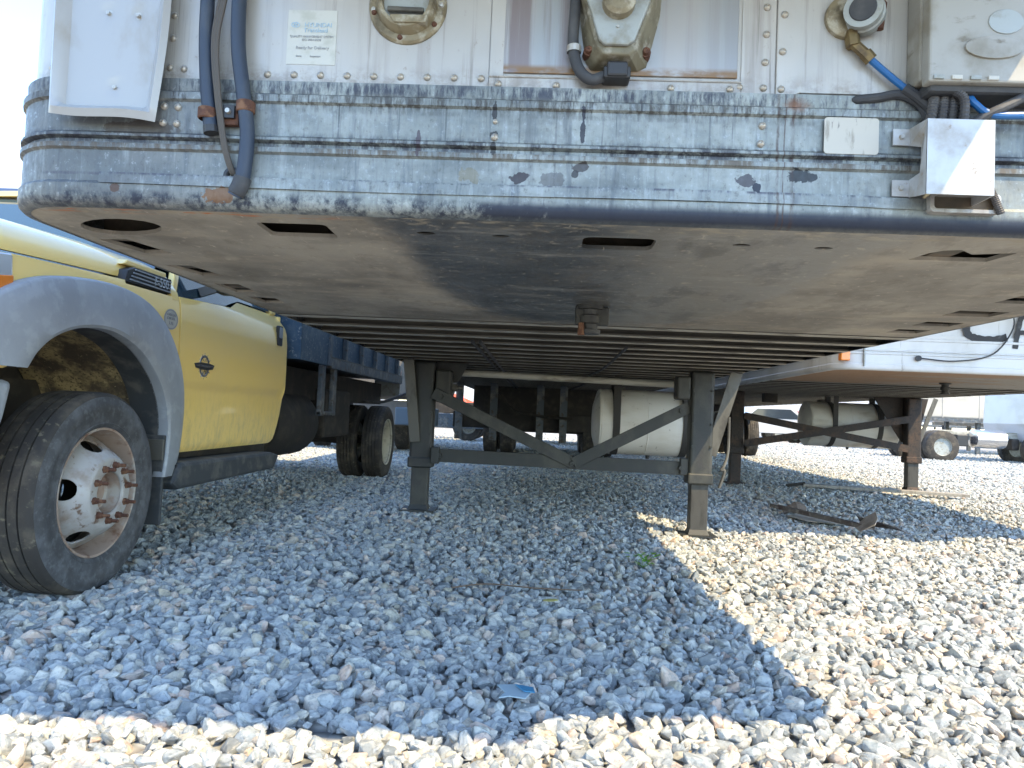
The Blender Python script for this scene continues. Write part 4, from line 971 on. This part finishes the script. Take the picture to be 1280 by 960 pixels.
# wheel arch flare
FO = [(2.10, .885), (2.18, 1.02), (2.31, 1.135), (2.50, 1.215), (2.74, 1.255), (3.00, 1.262), (3.23, 1.215), (3.41, 1.10), (3.525, .94), (3.565, .76), (3.545, .56), (3.495, .425)]
FI = [(2.465, .885), (2.51, .945), (2.59, 1.005), (2.71, 1.05), (2.86, 1.07), (3.01, 1.058), (3.18, 1.00), (3.325, .895), (3.41, .78), (3.445, .65), (3.44, .53), (3.42, .42)]
FO = [(a * 1.0225, .8 + (b - .8) * 1.0225) for a, b in FO]
def arch(sg):
    O = catmull([(a, b, 0) for a, b in FO], 5); I = catmull([(a, b, 0) for a, b in FI], 5); rows = []
    prof = [(0, .985), (.002, 1.066), (.02, 1.078), (.07, 1.086), (.35, 1.098), (.75, 1.108), (.93, 1.112), (.99, 1.104), (1.0, 1.09), (1.0, 1.055)]
    for f, x in prof:
        rows.append([(XC + sg * (x - .10 * max(0, (2.5 - (o.x + (i.x - o.x) * f)) / .5) ** 2), o.x + (i.x - o.x) * f, o.y + (i.y - o.y) * f) for o, i in zip(O, I)])
    fl = MB().grid(rows).build('wheel_arch_flare', FLARE, TR, smooth=True)
    rows = []
    rows2 = [[(XC + sg * x, o_.x, o_.y) for o_ in I] for x in (1.06, .99, .925)]
    MB().grid(rows2).build('arch_lip', DFLARE, TR, smooth=True)
    for f, x in ((1.0, .93), (1.03, .93), (1.03, .42)):
        rows.append([(XC + sg * x, 2.92 + (i.x - 2.92) * f, .55 + (i.y - .55) * f) for i in I])
    MB().grid(rows).build('wheel_well_liner', MUD, TR, smooth=True)
    MB().prism([(i.x, i.y) for i in I] + [(3.42, .42), (2.46, .55)], .01, 'X', XC + sg * .42).build('wheel_well_back', CHAS, TR)
    MB().box(*sorted((XC + sg * .93, XC + sg * 1.10)), 3.425, 3.445, .19, .62).build('mud_flap', DFLARE, TR, bev=.004)
    MB().box(*sorted((XC + sg * 1.00, XC + sg * 1.102)), 3.415, 3.427, .50, .60).build('flap_bracket', GEARL, TR, bev=.003)
    # running board
    m = MB().prism([(3.50, .38), (3.58, .480), (4.80, .470), (4.95, .44), (4.86, .355), (3.56, .345)], .18, 'X', XC + sg * 1.12 - (.18 if sg > 0 else 0))
    rb = m.build('running_board', DFLARE, TR, bev=.02)
    for k in range(4): MB().box(*sorted((XC + sg * (.98 + k * .035), XC + sg * (.995 + k * .035))), 3.56, 4.68, .455, .470).build('tread_rib', BLACKP, rb)
    # bumper end
    MB().prism([(1.95, .84), (2.47, .84), (2.44, .72), (2.355, .50), (1.95, .50)], .18, 'X', XC + sg * 1.06 - (.18 if sg > 0 else 0)).build('bumper_end', FLARE, TR, bev=.03, seg=3)
    # headlight
    hl = MB().prism([(2.08, 1.235), (2.435, 1.28), (2.445, 1.165), (2.39, 1.112), (2.08, 1.06)], .22, 'X', XC + sg * 1.046 - (.22 if sg > 0 else 0)).build('headlight', LENS, TR, bev=.012)
    MB().prism([(2.12, 1.155), (2.438, 1.205), (2.438, 1.167), (2.385, 1.120), (2.12, 1.075)], .03, 'X', XC + sg * 1.050 - (.03 if sg > 0 else 0)).build('turn_signal', AMBER, hl, bev=.004)
arch(1); arch(-1)
MB().box(XC - .95, XC + .95, 1.93, 2.10, .50, .84).build('front_bumper', FLARE, TR, bev=.03)
gr = MB().box(XC - .78, XC + .78, 2.04, 2.10, .90, 1.24).build('grille', BLACKP, TR, bev=.03)
for z in (.95, 1.05, 1.15): MB().box(XC - .74, XC + .74, 2.02, 2.045, z, z + .03).build('grille_bar', CHROME, gr, bev=.005)
# wheels
def disc_mesh(prof, holes, N=180):
    # prof: list (a, r) outer to inner; holes: (theta, rc, hr, ht)
    V = []; L = len(prof)
    for a, r in prof:
        for k in range(N): V.append([a, r, 2 * pi * k / N])
    F = []
    def val(a, r, t, h):
        dt = (t - h[0] + pi) % (2 * pi) - pi
        return ((r - h[1]) / h[2]) ** 2 + (dt * h[1] / h[3]) ** 2
    inside = [any(val(*v, h) < 1 for h in holes) for v in V]
    for i in range(L - 1):
        for k in range(N):
            q = (i * N + k, i * N + (k + 1) % N, (i + 1) * N + (k + 1) % N, (i + 1) * N + k)
            if sum(inside[j] for j in q) < 3: F.append(q)
    rr = np.array([p[1] for p in prof[::-1]]); aa = np.array([p[0] for p in prof[::-1]])
    used = {j for f in F for j in f}
    for j in used:
        if inside[j]:
            for h in holes:
                v = val(*V[j], h)
                if v < 1:
                    s_ = 1 / sqrt(max(v, .05)); dt = (V[j][2] - h[0] + pi) % (2 * pi) - pi
                    V[j][1] = h[1] + (V[j][1] - h[1]) * s_; V[j][2] = h[0] + dt * s_; V[j][0] = float(np.interp(V[j][1], rr, aa)) if rr[0] < rr[-1] else V[j][0]
    return [(a, r * cos(t), r * sin(t)) for a, r, t in V], F
def put(m0, M): return [tuple(M @ Vector(v)) for v in m0]
def front_wheel(sg):
    WM = Matrix.Translation((XC + sg * 1.00, 2.925, .402)) @ Matrix.Rotation(radians(0 if sg > 0 else pi * 57.29578), 4, 'Z')
    def bl(nm, mb, mat, par, **k):
        mb.v = put(mb.v, WM); return mb.build(nm, mat, par, smooth=True, **k)
    R, h = .412, .117
    prof = [(-h * .8, .262), (-h, .32), (-h, .36), (-h * .92, .395), (-h * .80, .408)]
    for x in (-.062, -.021, .021, .062): prof += [(x - .0035, .4115), (x - .003, .400), (x + .003, .400), (x + .0035, .4115)]
    prof += [(h * .80, .409), (h * .88, .404), (h * .945, .393)]
    tr = bl('tyre', MB().lathe(prof, (0, 0, 0), 'X', 96), TREAD, TR, fixn=False)
    side = [(h * .945, .3932), (h * .965, .385), (h * .985, .372), (h * .99, .371), (h * 1.0, .350), (h * 1.01, .330), (h * 1.0, .328), (h * .99, .305), (h * .97, .287), (h * .985, .284), (h * .96, .275), (h * .87, .262), (.06, .258)]
    bl('sidewall', MB().lathe(side, (0, 0, 0), 'X', 96), TYRE, tr, fixn=False)
    bl('rim', MB().lathe([(.098, .2635), (.104, .2665), (.108, .264), (.106, .256), (.096, .252), (.060, .243), (.030, .236), (-.02, .230), (-.09, .225)], (0, 0, 0), 'X', 96), RIMR, TR)
    pr = np.array([(.010, .236), (.022, .231), (.036, .223), (.056, .210), (.085, .193), (.112, .175), (.134, .158), (.147, .146), (.152, .137), (.153, .125), (.153, .095), (.150, .088), (.143, .085)])
    t_ = np.linspace(0, len(pr) - 1, 56); dense = [(float(np.interp(q, range(len(pr)), pr[:, 0])), float(np.interp(q, range(len(pr)), pr[:, 1]))) for q in t_]
    holes = [(radians(90 + 10 + 72 * k), .193, .0235, .042) for k in range(5)]
    v, f = disc_mesh(dense, holes)
    mb = MB(); mb.add(v, f); dsk = bl('wheel_disc', mb, RIMW, TR, solid=.008, off=-1 if sg > 0 else 1)
    mb = MB().lathe([(.142, .084), (.10, .080), (.09, .078), (.085, .058), (.095, .050), (.095, .001)], (0, 0, 0), 'X', 40); bl('hub', mb, RIMR, TR)
    bl('brake_drum', MB().lathe([(-.12, .222), (-.03, .222), (-.015, .20), (-.01, .07)], (0, 0, 0), 'X', 40), CHAS, TR)
    bl('dust_shield', MB().lathe([(-.075, .228), (-.080, .05)], (0, 0, 0), 'X', 40), CHAS, TR)
    for k in range(10):
        a = 2 * pi * (k + .3) / 10; c = (0, .113 * cos(a), .113 * sin(a)); mb = MB()
        mb.lathe([(.150, .0160), (.157, .0160), (.157, .0130), (.170, .0130), (.172, .009)], c, 'X', 6, True); mb.lathe([(.170, .0075), (.200, .0075), (.201, .005)], c, 'X', 8, True)
        mb.v = put(mb.v, WM); mb.build('lug_nut', RUST, dsk)
    for k in range(16):
        a = 2 * pi * k / 16; c = (.142, .078 * cos(a), .078 * sin(a))
front_wheel(1); front_wheel(-1)
def rear_wheels():
    ORG[TR.name] = (0, 0, 0)
    base = tyre_mesh(.412, .225, TR, TREAD)
    rim = MB().lathe([(.098, .264), (.106, .266), (.106, .256), (.06, .246), (-.02, .238), (-.045, .225), (-.055, .19), (-.058, .12), (-.05, .11), (.0, .105), (.004, .001)], (0, 0, 0), 'X', 48).build('rim', RIMC, base, smooth=True)
    lug = MB()
    for k in range(10):
        a = 2 * pi * k / 10; lug.lathe([(-.056, .015), (-.035, .015), (-.03, .008), (-.02, .008)], (0, .14 * cos(a), .14 * sin(a)), 'X', 6, True)
    lug.build('lug_nut', RUST, base)
    first = True
    for x, flip in ((1.045, 0), (.765, 1), (-.765, 0), (-1.045, 1)):
        o = base if first else copy_tree(base, TR)
        first = False
        o.location = (x, 8.36 - 2.93, .405); o.rotation_euler = (0, 0, pi if flip else 0)
    ORG[TR.name] = (XC, 2.93, 0)
rear_wheels()
# chassis
m = MB()
for s_ in (-.44, .44): m.box(XC + s_ - .04, XC + s_ + .04, 2.15, 9.3, .62, .86)
for y in (2.3, 3.7, 5.3, 6.8, 8.9): m.box(XC - .44, XC + .44, y, y + .07, .66, .80)
m.build('frame_rail', CHAS, TR)
MB().lathe([(-.95, .05), (-.16, .06), (-.13, .17), (.0, .21), (.13, .17), (.16, .06), (.95, .05)], (XC, 8.36, .42), 'X', 20, True).build('rear_axle', CHAS, TR, smooth=True)
MB().lathe([(-.9, .045), (.9, .045)], (XC, 2.93, .40), 'X', 12, True).build('front_axle', CHAS, TR)
m = MB()
for s_ in (-.55, .55):
    for k in range(4): m.tube(catmull([(XC + s_, 7.6 + .1 * k, .60 - .03 * k), (XC + s_, 8.36, .50 - .018 * k), (XC + s_, 9.1 - .1 * k, .60 - .03 * k)]), .018, 6)
m.build('leaf_spring', CHAS, TR)
MB().lathe([(5.38, .05), (5.40, .22), (5.48, .275), (6.2, .275), (6.28, .22), (6.30, .05)], (XC + .72, 0, .64), 'Y', 28, True).build('fuel_tank', CHAS, TR, smooth=True)
MB().box(XC + .30, XC + .95, 6.5, 7.4, .50, .95).build('tool_tank', CHAS, TR, bev=.03)
MB().tube(catmull([(XC + .3, 4.0, .5), (XC + .35, 5.5, .48), (XC + .5, 7.2, .55), (XC + .6, 7.9, .62)]), .045, 10).build('exhaust_pipe', TANB, TR, smooth=True)
MB().tube([(XC, 4.2, .55), (XC, 8.1, .45)], .045, 10).build('drive_shaft', CHAS, TR)
m = MB(); m.tube(catmull([(-2.2, 8.0, .90), (-1.9, 8.5, .86), (-1.6, 8.9, 1.0), (-1.35, 9.0, 1.02)]), .018, 6); m.build('loose_cable', RUBBER, TR)
# steel bed
bx0, bx1 = XC - 1.10, XC + 1.10
MB().box(bx0 + .09, bx1 - .09, 5.36, 9.28, 1.16, 1.20).build('bed_floor', BEDST, TR)
MB().box(XC - .80, XC + .86, 5.40, 9.2, .84, 1.10).build('subframe', CHAS, TR)
cp = MB().box(bx1 - .02, bx1, 5.32, 6.02, 1.135, 1.80); cp.box(bx0, bx0 + .02, 5.32, 6.02, 1.135, 1.80); cp.box(bx0, bx1, 5.32, 5.34, 1.135, 1.95)
cp.build('front_box_panel', BODYB, TR, bev=.003)
MB().box(bx1 - .03, bx1 + .012, 6.04, 6.12, 1.135, 1.80).build('corner_post', BEDST, TR, bev=.004)
for s_, xx in ((1, bx1), (-1, bx0)):
    MB().box(*sorted((xx - s_ * .08, xx - s_ * .065)), 6.12, 9.28, 1.20, 1.75).build('bed_side', BODYB, TR)
    MB().box(*sorted((xx - s_ * .10, xx + s_ * .01)), 6.12, 9.30, 1.115, 1.205).build('sill_beam', BEDST, TR, bev=.006)
    MB().box(*sorted((xx - s_ * .06, xx + s_ * .012)), 6.12, 9.30, 1.205, 1.215).build('sill_lip', GEARL, TR)
    MB().box(*sorted((xx - s_ * .09, xx + s_ * .00)), 6.12, 9.30, 1.75, 1.81).build('top_rail', BEDST, TR, bev=.005)
    p0 = None
    for y in (6.72, 7.34, 7.96, 8.58, 9.20):
        if p0 is None:
            ORG[TR.name] = (0, 0, 0); p0 = MB().box(-.02, .02, -.025, .025, 1.215, 1.75).build('bed_post', BEDST, TR, bev=.003); ORG[TR.name] = (XC, 2.93, 0); p0.location = (xx - s_ * .045 - XC, y - 2.93, 0)
        else: inst(p0, (xx - s_ * .045 - XC, y - 2.93, 0), TR)
m = MB()
for y in (5.98, 6.32): m.box(bx1 - .05, bx1 - .012, y - .045, y + .045, .71, 1.13)
m.box(bx1 - .052, bx1 - .01, 5.935, 6.365, .715, .745); m.build('step_hanger', BEDST, TR, bev=.004)
MB().box(bx1 - .35, bx1 - .02, 9.285, 9.33, .95, 1.35).build('rear_board', GREYC, TR, bev=.004)
MB().box(bx1 - .14, bx1 - .02, 9.33, 9.36, 1.18, 1.30).build('tail_lamp', simple('red_lens', (.35, .02, .015), .3), TR, bev=.01)

# ---------------------------------------------------------------- ground clutter
m = MB()
def gzf(x, y): return float(gz(x, y))
DM = simple('weathered_scrap_metal', (.14, .125, .115), .6, .3, dirt=(.07, .05, .045), dscale=(5, 5, 5), dirt2=(.24, .22, .20), d2scale=(12, 12, 12))
dm = thing('scrap_rail', 'bent dark metal rail with torn flap lying on the gravel right of landing gear', 'scrap metal', (2.3, 5.9, 0))
a, b = Vector((2.12, 6.55, gzf(2.12, 6.55) + .075)), Vector((2.48, 5.48, gzf(2.48, 5.48) + .065))
m = MB(); m.beam(a, b, .075, .010); m.beam(a + Vector((-.035, 0, .012)), b + Vector((-.035, 0, .012)), .008, .030); m.beam(a + Vector((.035, 0, .010)), b + Vector((.035, 0, .010)), .008, .024); m.build('rail_channel', DM, dm)
z0 = gzf(2.5, 5.6) + .04
m = MB(); m.grid([[(2.38, 5.42, z0 + .01), (2.46, 5.36, z0 + .07), (2.50, 5.40, z0 + .12)], [(2.42, 5.60, z0 + .02), (2.50, 5.60, z0 + .10), (2.55, 5.55, z0 + .15)]]); m.build('torn_flap', simple('pale_torn_metal', (.33, .31, .28), .5, .3, dirt=(.16, .14, .12)), dm, solid=.004)
m = MB(); m.grid([[(2.50, 5.75, z0 + .09), (2.68, 5.50, z0 + .05), (2.72, 5.44, z0 + .02)], [(2.56, 5.80, z0 + .02), (2.74, 5.58, z0 + .02), (2.80, 5.52, z0)]]); m.build('curled_strip', DM, dm, solid=.005)
m = MB(); zz = gzf(2.35, 6.3) + .03
m.prism([(2.15, 6.3), (2.3, 6.45), (2.5, 6.38), (2.62, 6.1), (2.45, 5.9), (2.2, 6.0)], .004, 'Z', zz)
PAP = simple('soiled_cardboard', (.36, .34, .30), .8, dirt=(.22, .17, .13), dscale=(7, 7, 7))
tag(m.build('flattened_cardboard', PAP), 'soiled flattened sheet lying on shaded gravel behind the bent rail', 'cardboard')
m = MB(); m.tube(catmull([(2.22, 6.62, zz), (2.32, 6.6, zz + .05), (2.42, 6.66, zz + .02)]), [.03] * 6 + [.045] * 6 + [.02], 7)
tag(m.build('crumpled_rag', simple('brown_rag', (.13, .10, .08), .9, bump=.5)), 'small crumpled brown rag beside the bent metal rail', 'rag')
PLK = simple('pale_weathered_plank', (.30, .28, .245), .8, dirt=(.20, .175, .145), dscale=(30, 4, 4))
zz = gzf(4.2, 8.3) + .05
m = MB(); m.beam((3.10, 8.58, zz + .012), (4.75, 8.18, zz + .008), .15, .03)
tag(m.build('plank', PLK, bev=.003), 'long pale weathered plank lying flat by the right trailer foot', 'plank')
m = MB(); m.beam((2.92, 8.62, zz - .01), (3.12, 8.56, zz + .03), .10, .03); tag(m.build('wood_block', simple('black_wood', (.03, .028, .026), .8), bev=.004), 'short black wood piece at the left end of the pale plank', 'wood block')
# green weed
LEAF = simple('weed_leaf', (.12, .30, .03), .6, dirt=(.34, .42, .06), dscale=(60, 60, 60))
wd_ = thing('weed', 'small green weed sprouting from the shaded gravel near the shadow edge', 'plant', (.605, 4.03, gzf(.605, 4.03)))
cxw, cyw = .605, 4.03
for k in range(46):
    a = random.uniform(0, 2 * pi); r0 = random.uniform(.0, .085); x, y = cxw + r0 * cos(a), cyw + r0 * sin(a) * .7; z = gzf(x, y) + random.uniform(.02, .07); l = random.uniform(.02, .036); w = l * .4
    d = Vector((cos(a), sin(a), random.uniform(-.3, .7))).normalized() * l; n_ = Vector((-sin(a), cos(a), 0)) * w; p = Vector((x, y, z))
    MB().add([p, p + d * .5 + n_, p + d, p + d * .5 - n_], [(0, 1, 2, 3)]).build('leaf', LEAF, wd_)
m = MB()
for k in range(8):
    a = k * .8; m.tube([(cxw, cyw, gzf(cxw, cyw)), (cxw + .05 * cos(a), cyw + .04 * sin(a), gzf(cxw, cyw) + .03)], .0012, 5)
m.build('stem', LEAF, wd_)
m = MB(); m.tube(catmull([(-.35, 3.18, gzf(-.35, 3.18) + .03), (-.20, 3.24, gzf(-.2, 3.2) + .038), (.0, 3.22, gzf(0, 3.2) + .035), (.22, 3.25, gzf(.2, 3.2) + .03)]), [.004, .004] + [.0035] * 17, 6)
tag(m.build('twig', simple('brown_twig', (.12, .085, .06), .8)), 'thin dry twig lying across the shaded gravel in the middle', 'twig')
m = MB(); z1 = gzf(-.05, 1.98) + .045
m.prism([(-.085, 2.04), (-.03, 2.05), (.01, 2.00), (-.005, 1.955), (-.05, 1.965), (-.075, 1.95), (-.06, 1.99)], .003, 'Z', z1)
tag(m.build('plastic_scrap', simple('pale_blue_plastic', (.30, .40, .46), .5)), 'torn pale blue plastic scrap on the gravel at the shadow front edge', 'plastic scrap')
m = MB().prism([(-.035, 2.035), (.015, 2.02), (.02, 1.985), (-.01, 1.99)], .003, 'Z', z1 + .006)
tag(m.build('plastic_scrap', simple('bright_blue_plastic', (.05, .20, .34), .5)), 'small bright blue plastic piece on top of the pale scrap', 'plastic scrap')
m = MB().prism(ellipse(.08, 3.02, .035, .018, 9, .4), .002, 'Z', gzf(.08, 3.02) + .036); tag(m.build('dry_leaf', simple('yellow_leaf', (.40, .36, .12), .7)), 'yellowish dry leaf lying on the shaded gravel', 'leaf')

# ---------------------------------------------------------------- background
WHT = simple('white_vehicle_paint', (.50, .51, .53), .35, 0, .3, dirt=(.40, .40, .39), dscale=(1, 1, 2))
BEI = simple('beige_box_panel', (.42, .40, .35), .5, dirt=(.34, .32, .28), dscale=(1, 1, 2))
DKG = simple('dark_window_glass', (.03, .04, .05), .08)
def far_wheel(t, x, y, z, r, w, mat=TREAD, rimm=GREYC, axis='X'):
    p = [(-w / 2, r * .55), (-w / 2, r * .9), (-w * .38, r), (w * .38, r), (w / 2, r * .9), (w / 2, r * .55)]
    o = MB().lathe(p, (x, y, z), axis, 28).build('tyre', mat, t, smooth=True)
    MB().lathe([(-w / 2 + .01, r * .56), (-w / 2 + .05, r * .5), (-w / 2 + .06, .01)], (x, y, z), axis, 20).build('rim', rimm, o)
    MB().lathe([(w / 2 - .01, r * .56), (w / 2 - .05, r * .5), (w / 2 - .06, .01)], (x, y, z), axis, 20).build('rim', rimm, o)
# white cab-chassis truck parked crosswise, far right
Y0 = 20.0
ct = thing('cab_chassis_truck', 'white cab and bare chassis truck parked crosswise behind the right trailer', 'truck', (14.0, Y0, 0))
MB().box(9.6, 14.8, Y0 - .42, Y0 - .34, .62, .86).build('frame_rail', PIPE, ct, bev=.01); MB().box(9.6, 14.8, Y0 + .34, Y0 + .42, .62, .86).build('frame_rail', PIPE, ct, bev=.01)
m = MB().prism([(12.65, .62), (12.55, 1.1), (12.60, 2.1), (12.75, 2.55), (13.9, 2.6), (14.5, 1.75), (15.8, 1.55), (15.95, 1.3), (15.95, .62), (15.5, .62), (15.3, .95), (14.9, 1.08), (14.5, .95), (14.3, .62)], 2.0, 'Y', Y0 - 1.0)
m.build('cab', WHT, ct, bev=.06, seg=3)
MB().prism([(12.95, 1.6), (12.95, 2.35), (13.8, 2.38), (14.3, 1.7)], .02, 'Y', Y0 - 1.015).build('side_window', DKG, ct)
for x, y in ((10.35, Y0 - .95), (10.35, Y0 - .68), (10.35, Y0 + .95), (10.35, Y0 + .68), (12.85, Y0 - .9), (13.25, Y0 + .68), (14.9, Y0 - .85), (14.9, Y0 + .85)): far_wheel(ct, x, y, .42, .42, .24, axis='Y')
MB().lathe([(11.3, .06), (11.35, .24), (12.1, .24), (12.15, .06)], (0, Y0 - .62, .66), 'X', 20, True).build('fuel_tank', CHROME, ct, smooth=True)
MB().box(10.9, 11.2, Y0 - .7, Y0 - .4, .45, .75).build('battery_box', BLACKP, ct, bev=.02)
MB().box(12.3, 12.5, Y0 - .7, Y0 - .4, .40, .70).build('air_tank', CHAS, ct, bev=.04)
def far_trailer(x0, x1, y, zb, zt, mat, label, d=2.5, group='white box trailers parked far behind', nose=0.0):
    t = thing('box_trailer', label, 'box trailer', ((x0 + x1) / 2, y, 0), group)
    MB().box(x0, x1, y, y + d, zb, zt).build('box', mat, t, bev=.05)
    MB().box(x0 - .01, x1 + .01, y - .02, y + .02, zb - .12, zb).build('side_rail', BEDST, t)
    L = x1 - x0
    for k in range(int(L / 1.22)): MB().box(x0 + k * 1.22, x0 + k * 1.22 + .03, y - .012, y, zb, zt - .05).build('side_post', mat, t)
    for xx in (x0 + L * .82, x0 + L * .92):
        far_wheel(t, xx, y + .25, .5, .5, .28, axis='Y'); far_wheel(t, xx, y + d - .25, .5, .5, .28, axis='Y')
    for yy in (y + .3, y + d - .3): MB().box(x0 + L * .2, x0 + L * .2 + .12, yy - .06, yy + .06, .0, zb).build('landing_leg', BEDST, t)
    return t
far_trailer(12.4, 25, 25.0, 1.28, 4.0, BEI, 'beige box trailer showing between the right landing leg and the white cab')
far_trailer(6.0, 21, 42.0, 1.15, 3.9, WHT, 'white box trailer far behind, seen under the right trailer beside its tank')
far_trailer(-8.0, 5.0, 58.0, 1.2, 4.0, WHT, 'white box trailer farthest away, seen between the landing gear legs')
far_trailer(24, 38, 48.0, 1.2, 4.0, WHT, 'white box trailer at the far right edge beyond the white cab')
far_trailer(16.5, 24.5, 31.0, 1.2, 3.6, WHT, 'short white box trailer behind the cab and chassis truck at the right')
far_trailer(-22, -9.5, 46.0, 1.2, 4.0, WHT, 'white box trailer far behind on the left, beyond the yellow truck bed')
# small white pickup under right trailer
def car(name, label, x, y, mat, cat='car', L=4.6, group=None):
    t = thing(name, label, cat, (x, y, 0), group)
    MB().prism([(x - L / 2, .45), (x - L / 2, .95), (x - L * .28, 1.02), (x - L * .16, 1.5), (x + L * .16, 1.52), (x + L * .3, 1.05), (x + L / 2, .98), (x + L / 2, .45)], 1.75, 'Y', y).build('body', mat, t, bev=.08, seg=3)
    MB().prism([(x - L * .24, 1.05), (x - L * .145, 1.43), (x + L * .145, 1.44), (x + L * .25, 1.05)], .02, 'Y', y - .012).build('side_window', DKG, t)
    for xx in (x - L * .31, x + L * .31):
        for yy in (y + .1, y + 1.65): far_wheel(t, xx, yy, .33, .33, .22, axis='Y')
car('parked_car', 'white car far away under the right trailer', 9.6, 30, WHT)
car('parked_car', 'dark red car far away between tank and gusset of the right trailer', 13.2, 36, simple('dark_red_paint', (.30, .04, .03), .3, 0, .5))
# flatbed trailer parked crosswise beyond the overhead trailer
fb = thing('flatbed_trailer', 'dark flatbed trailer parked crosswise, its deep side beam seen between the landing gear legs', 'flatbed trailer', (-.5, 19.5, 0))
MB().box(-4.2, 4.6, 19.2, 19.3, .34, .72).build('side_beam', BEDST, fb, bev=.01)
MB().box(-1.2, 4.6, 19.25, 21.5, 1.1, 1.25).build('deck', CHAS, fb, bev=.01)
MB().box(-1.0, 4.6, 19.6, 19.7, 1.25, 2.3).build('bulkhead', CHAS, fb)
MB().box(-3.0, .6, 20.4, 20.6, .72, 1.05).build('cross_box', CHAS, fb, bev=.02)
MB().box(-1.25, -.75, 19.4, 20.2, .55, 1.1).build('tool_box', BLACKP, fb, bev=.03)
m = MB()
for x in (-1.1, .2, 1.6, 3.0, 4.4): m.box(x, x + .1, 19.22, 19.3, .7, 1.12)
m.build('stake', BEDST, fb)
for x in (-1.9, 3.6):
    for y in (19.5, 21.2): far_wheel(fb, x, y, .42, .42, .3, axis='Y')
# red loader beyond
RED = simple('bright_red_orange_paint', (.75, .10, .04), .4, 0, .3, dirt=(.55, .12, .05), dscale=(3, 3, 3))
rl = thing('loader', 'bright red orange loader far behind, left of the landing gear brace', 'loader', (-4.6, 33, 0))
MB().prism([(-6.0, .8), (-6.0, 1.5), (-5.0, 1.7), (-4.4, 1.6), (-3.6, 1.55), (-3.3, 1.2), (-3.4, .8)], 1.7, 'Y', 33).build('body', RED, rl, bev=.05)
MB().box(-5.3, -4.2, 33.1, 34.5, 1.5, 2.7).build('cab', RED, rl, bev=.06); MB().box(-5.2, -4.3, 33.08, 33.12, 1.75, 2.55).build('window', DKG, rl)
m = MB(); m.beam((-4.0, 33.2, 1.5), (-2.4, 33.2, .9), .16, .2); m.build('lift_arm', RED, rl, bev=.02)
MB().prism([(-2.6, .3), (-1.9, .3), (-2.1, .6), (-2.3, 1.2), (-2.6, 1.1)], 1.9, 'Y', 32.9).build('bucket', RED, rl, bev=.02)
for x in (-5.5, -3.7):
    for y in (33, 34.6): far_wheel(rl, x, y, .65, .65, .4, axis='Y')
# grey hopper trailer beyond the yellow truck
hp = thing('dump_trailer', 'tan grey dump trailer with sloping underside behind the yellow truck wheels', 'dump trailer', (-3.2, 13, 0))
m = MB().prism([(-4.5, .95), (-1.95, 1.02), (-1.80, 1.6), (-1.80, 2.2), (-4.5, 2.2)], 3.5, 'Y', 12.6); m.build('hopper', simple('tan_grey_steel', (.13, .115, .095), .6, .1, dirt=(.09, .08, .065), dscale=(3, 3, 3)), hp, bev=.03)
m = MB().prism([(-3.4, .50), (-1.9, .50), (-1.9, .95), (-3.4, .92)], .12, 'Y', 12.75); m.build('lower_frame', simple('tan_grey_frame', (.12, .105, .09), .6, dirt=(.09, .08, .07)), hp, bev=.02)
MB().box(-2.45, -1.75, 12.2, 12.55, .52, .82).build('tool_box', simple('slate_blue_box', (.07, .10, .13), .5), hp, bev=.02)
for x in (-4.2, -2.6):
    for y in (14.0, 15.2): far_wheel(hp, x, y, .45, .45, .28)
# building, far left
bl = thing('warehouse', 'white building with dark blue eaves and small windows at the far left edge', 'building', (-30, 38, 0))
MB().box(-48, -27.2, 38, 55, 0, 12.0).build('wall', WHT, bl)
m = MB().prism([(-48.6, 11.7), (-26.7, 11.7), (-26.7, 12.1), (-37.6, 16.5), (-48.6, 12.1)], 17.8, 'Y', 37.6); m.build('roof', simple('pale_roof', (.60, .60, .60), .5), bl)
MB().box(-48.7, -26.6, 37.5, 37.58, 11.45, 11.75).build('eave_board', simple('blue_trim', (.05, .09, .20), .5), bl)
for z in (8.6, 5.2, 1.8):
    for k in range(7):
        w_ = MB().box(-29.6 - k * 2.9, -28.3 - k * 2.9, 37.93, 38.0, z, z + 1.7).build('window', DKG, bl)
        MB().box(-29.7 - k * 2.9, -28.2 - k * 2.9, 37.9, 37.97, z - .12, z).build('sill', WHT, w_)
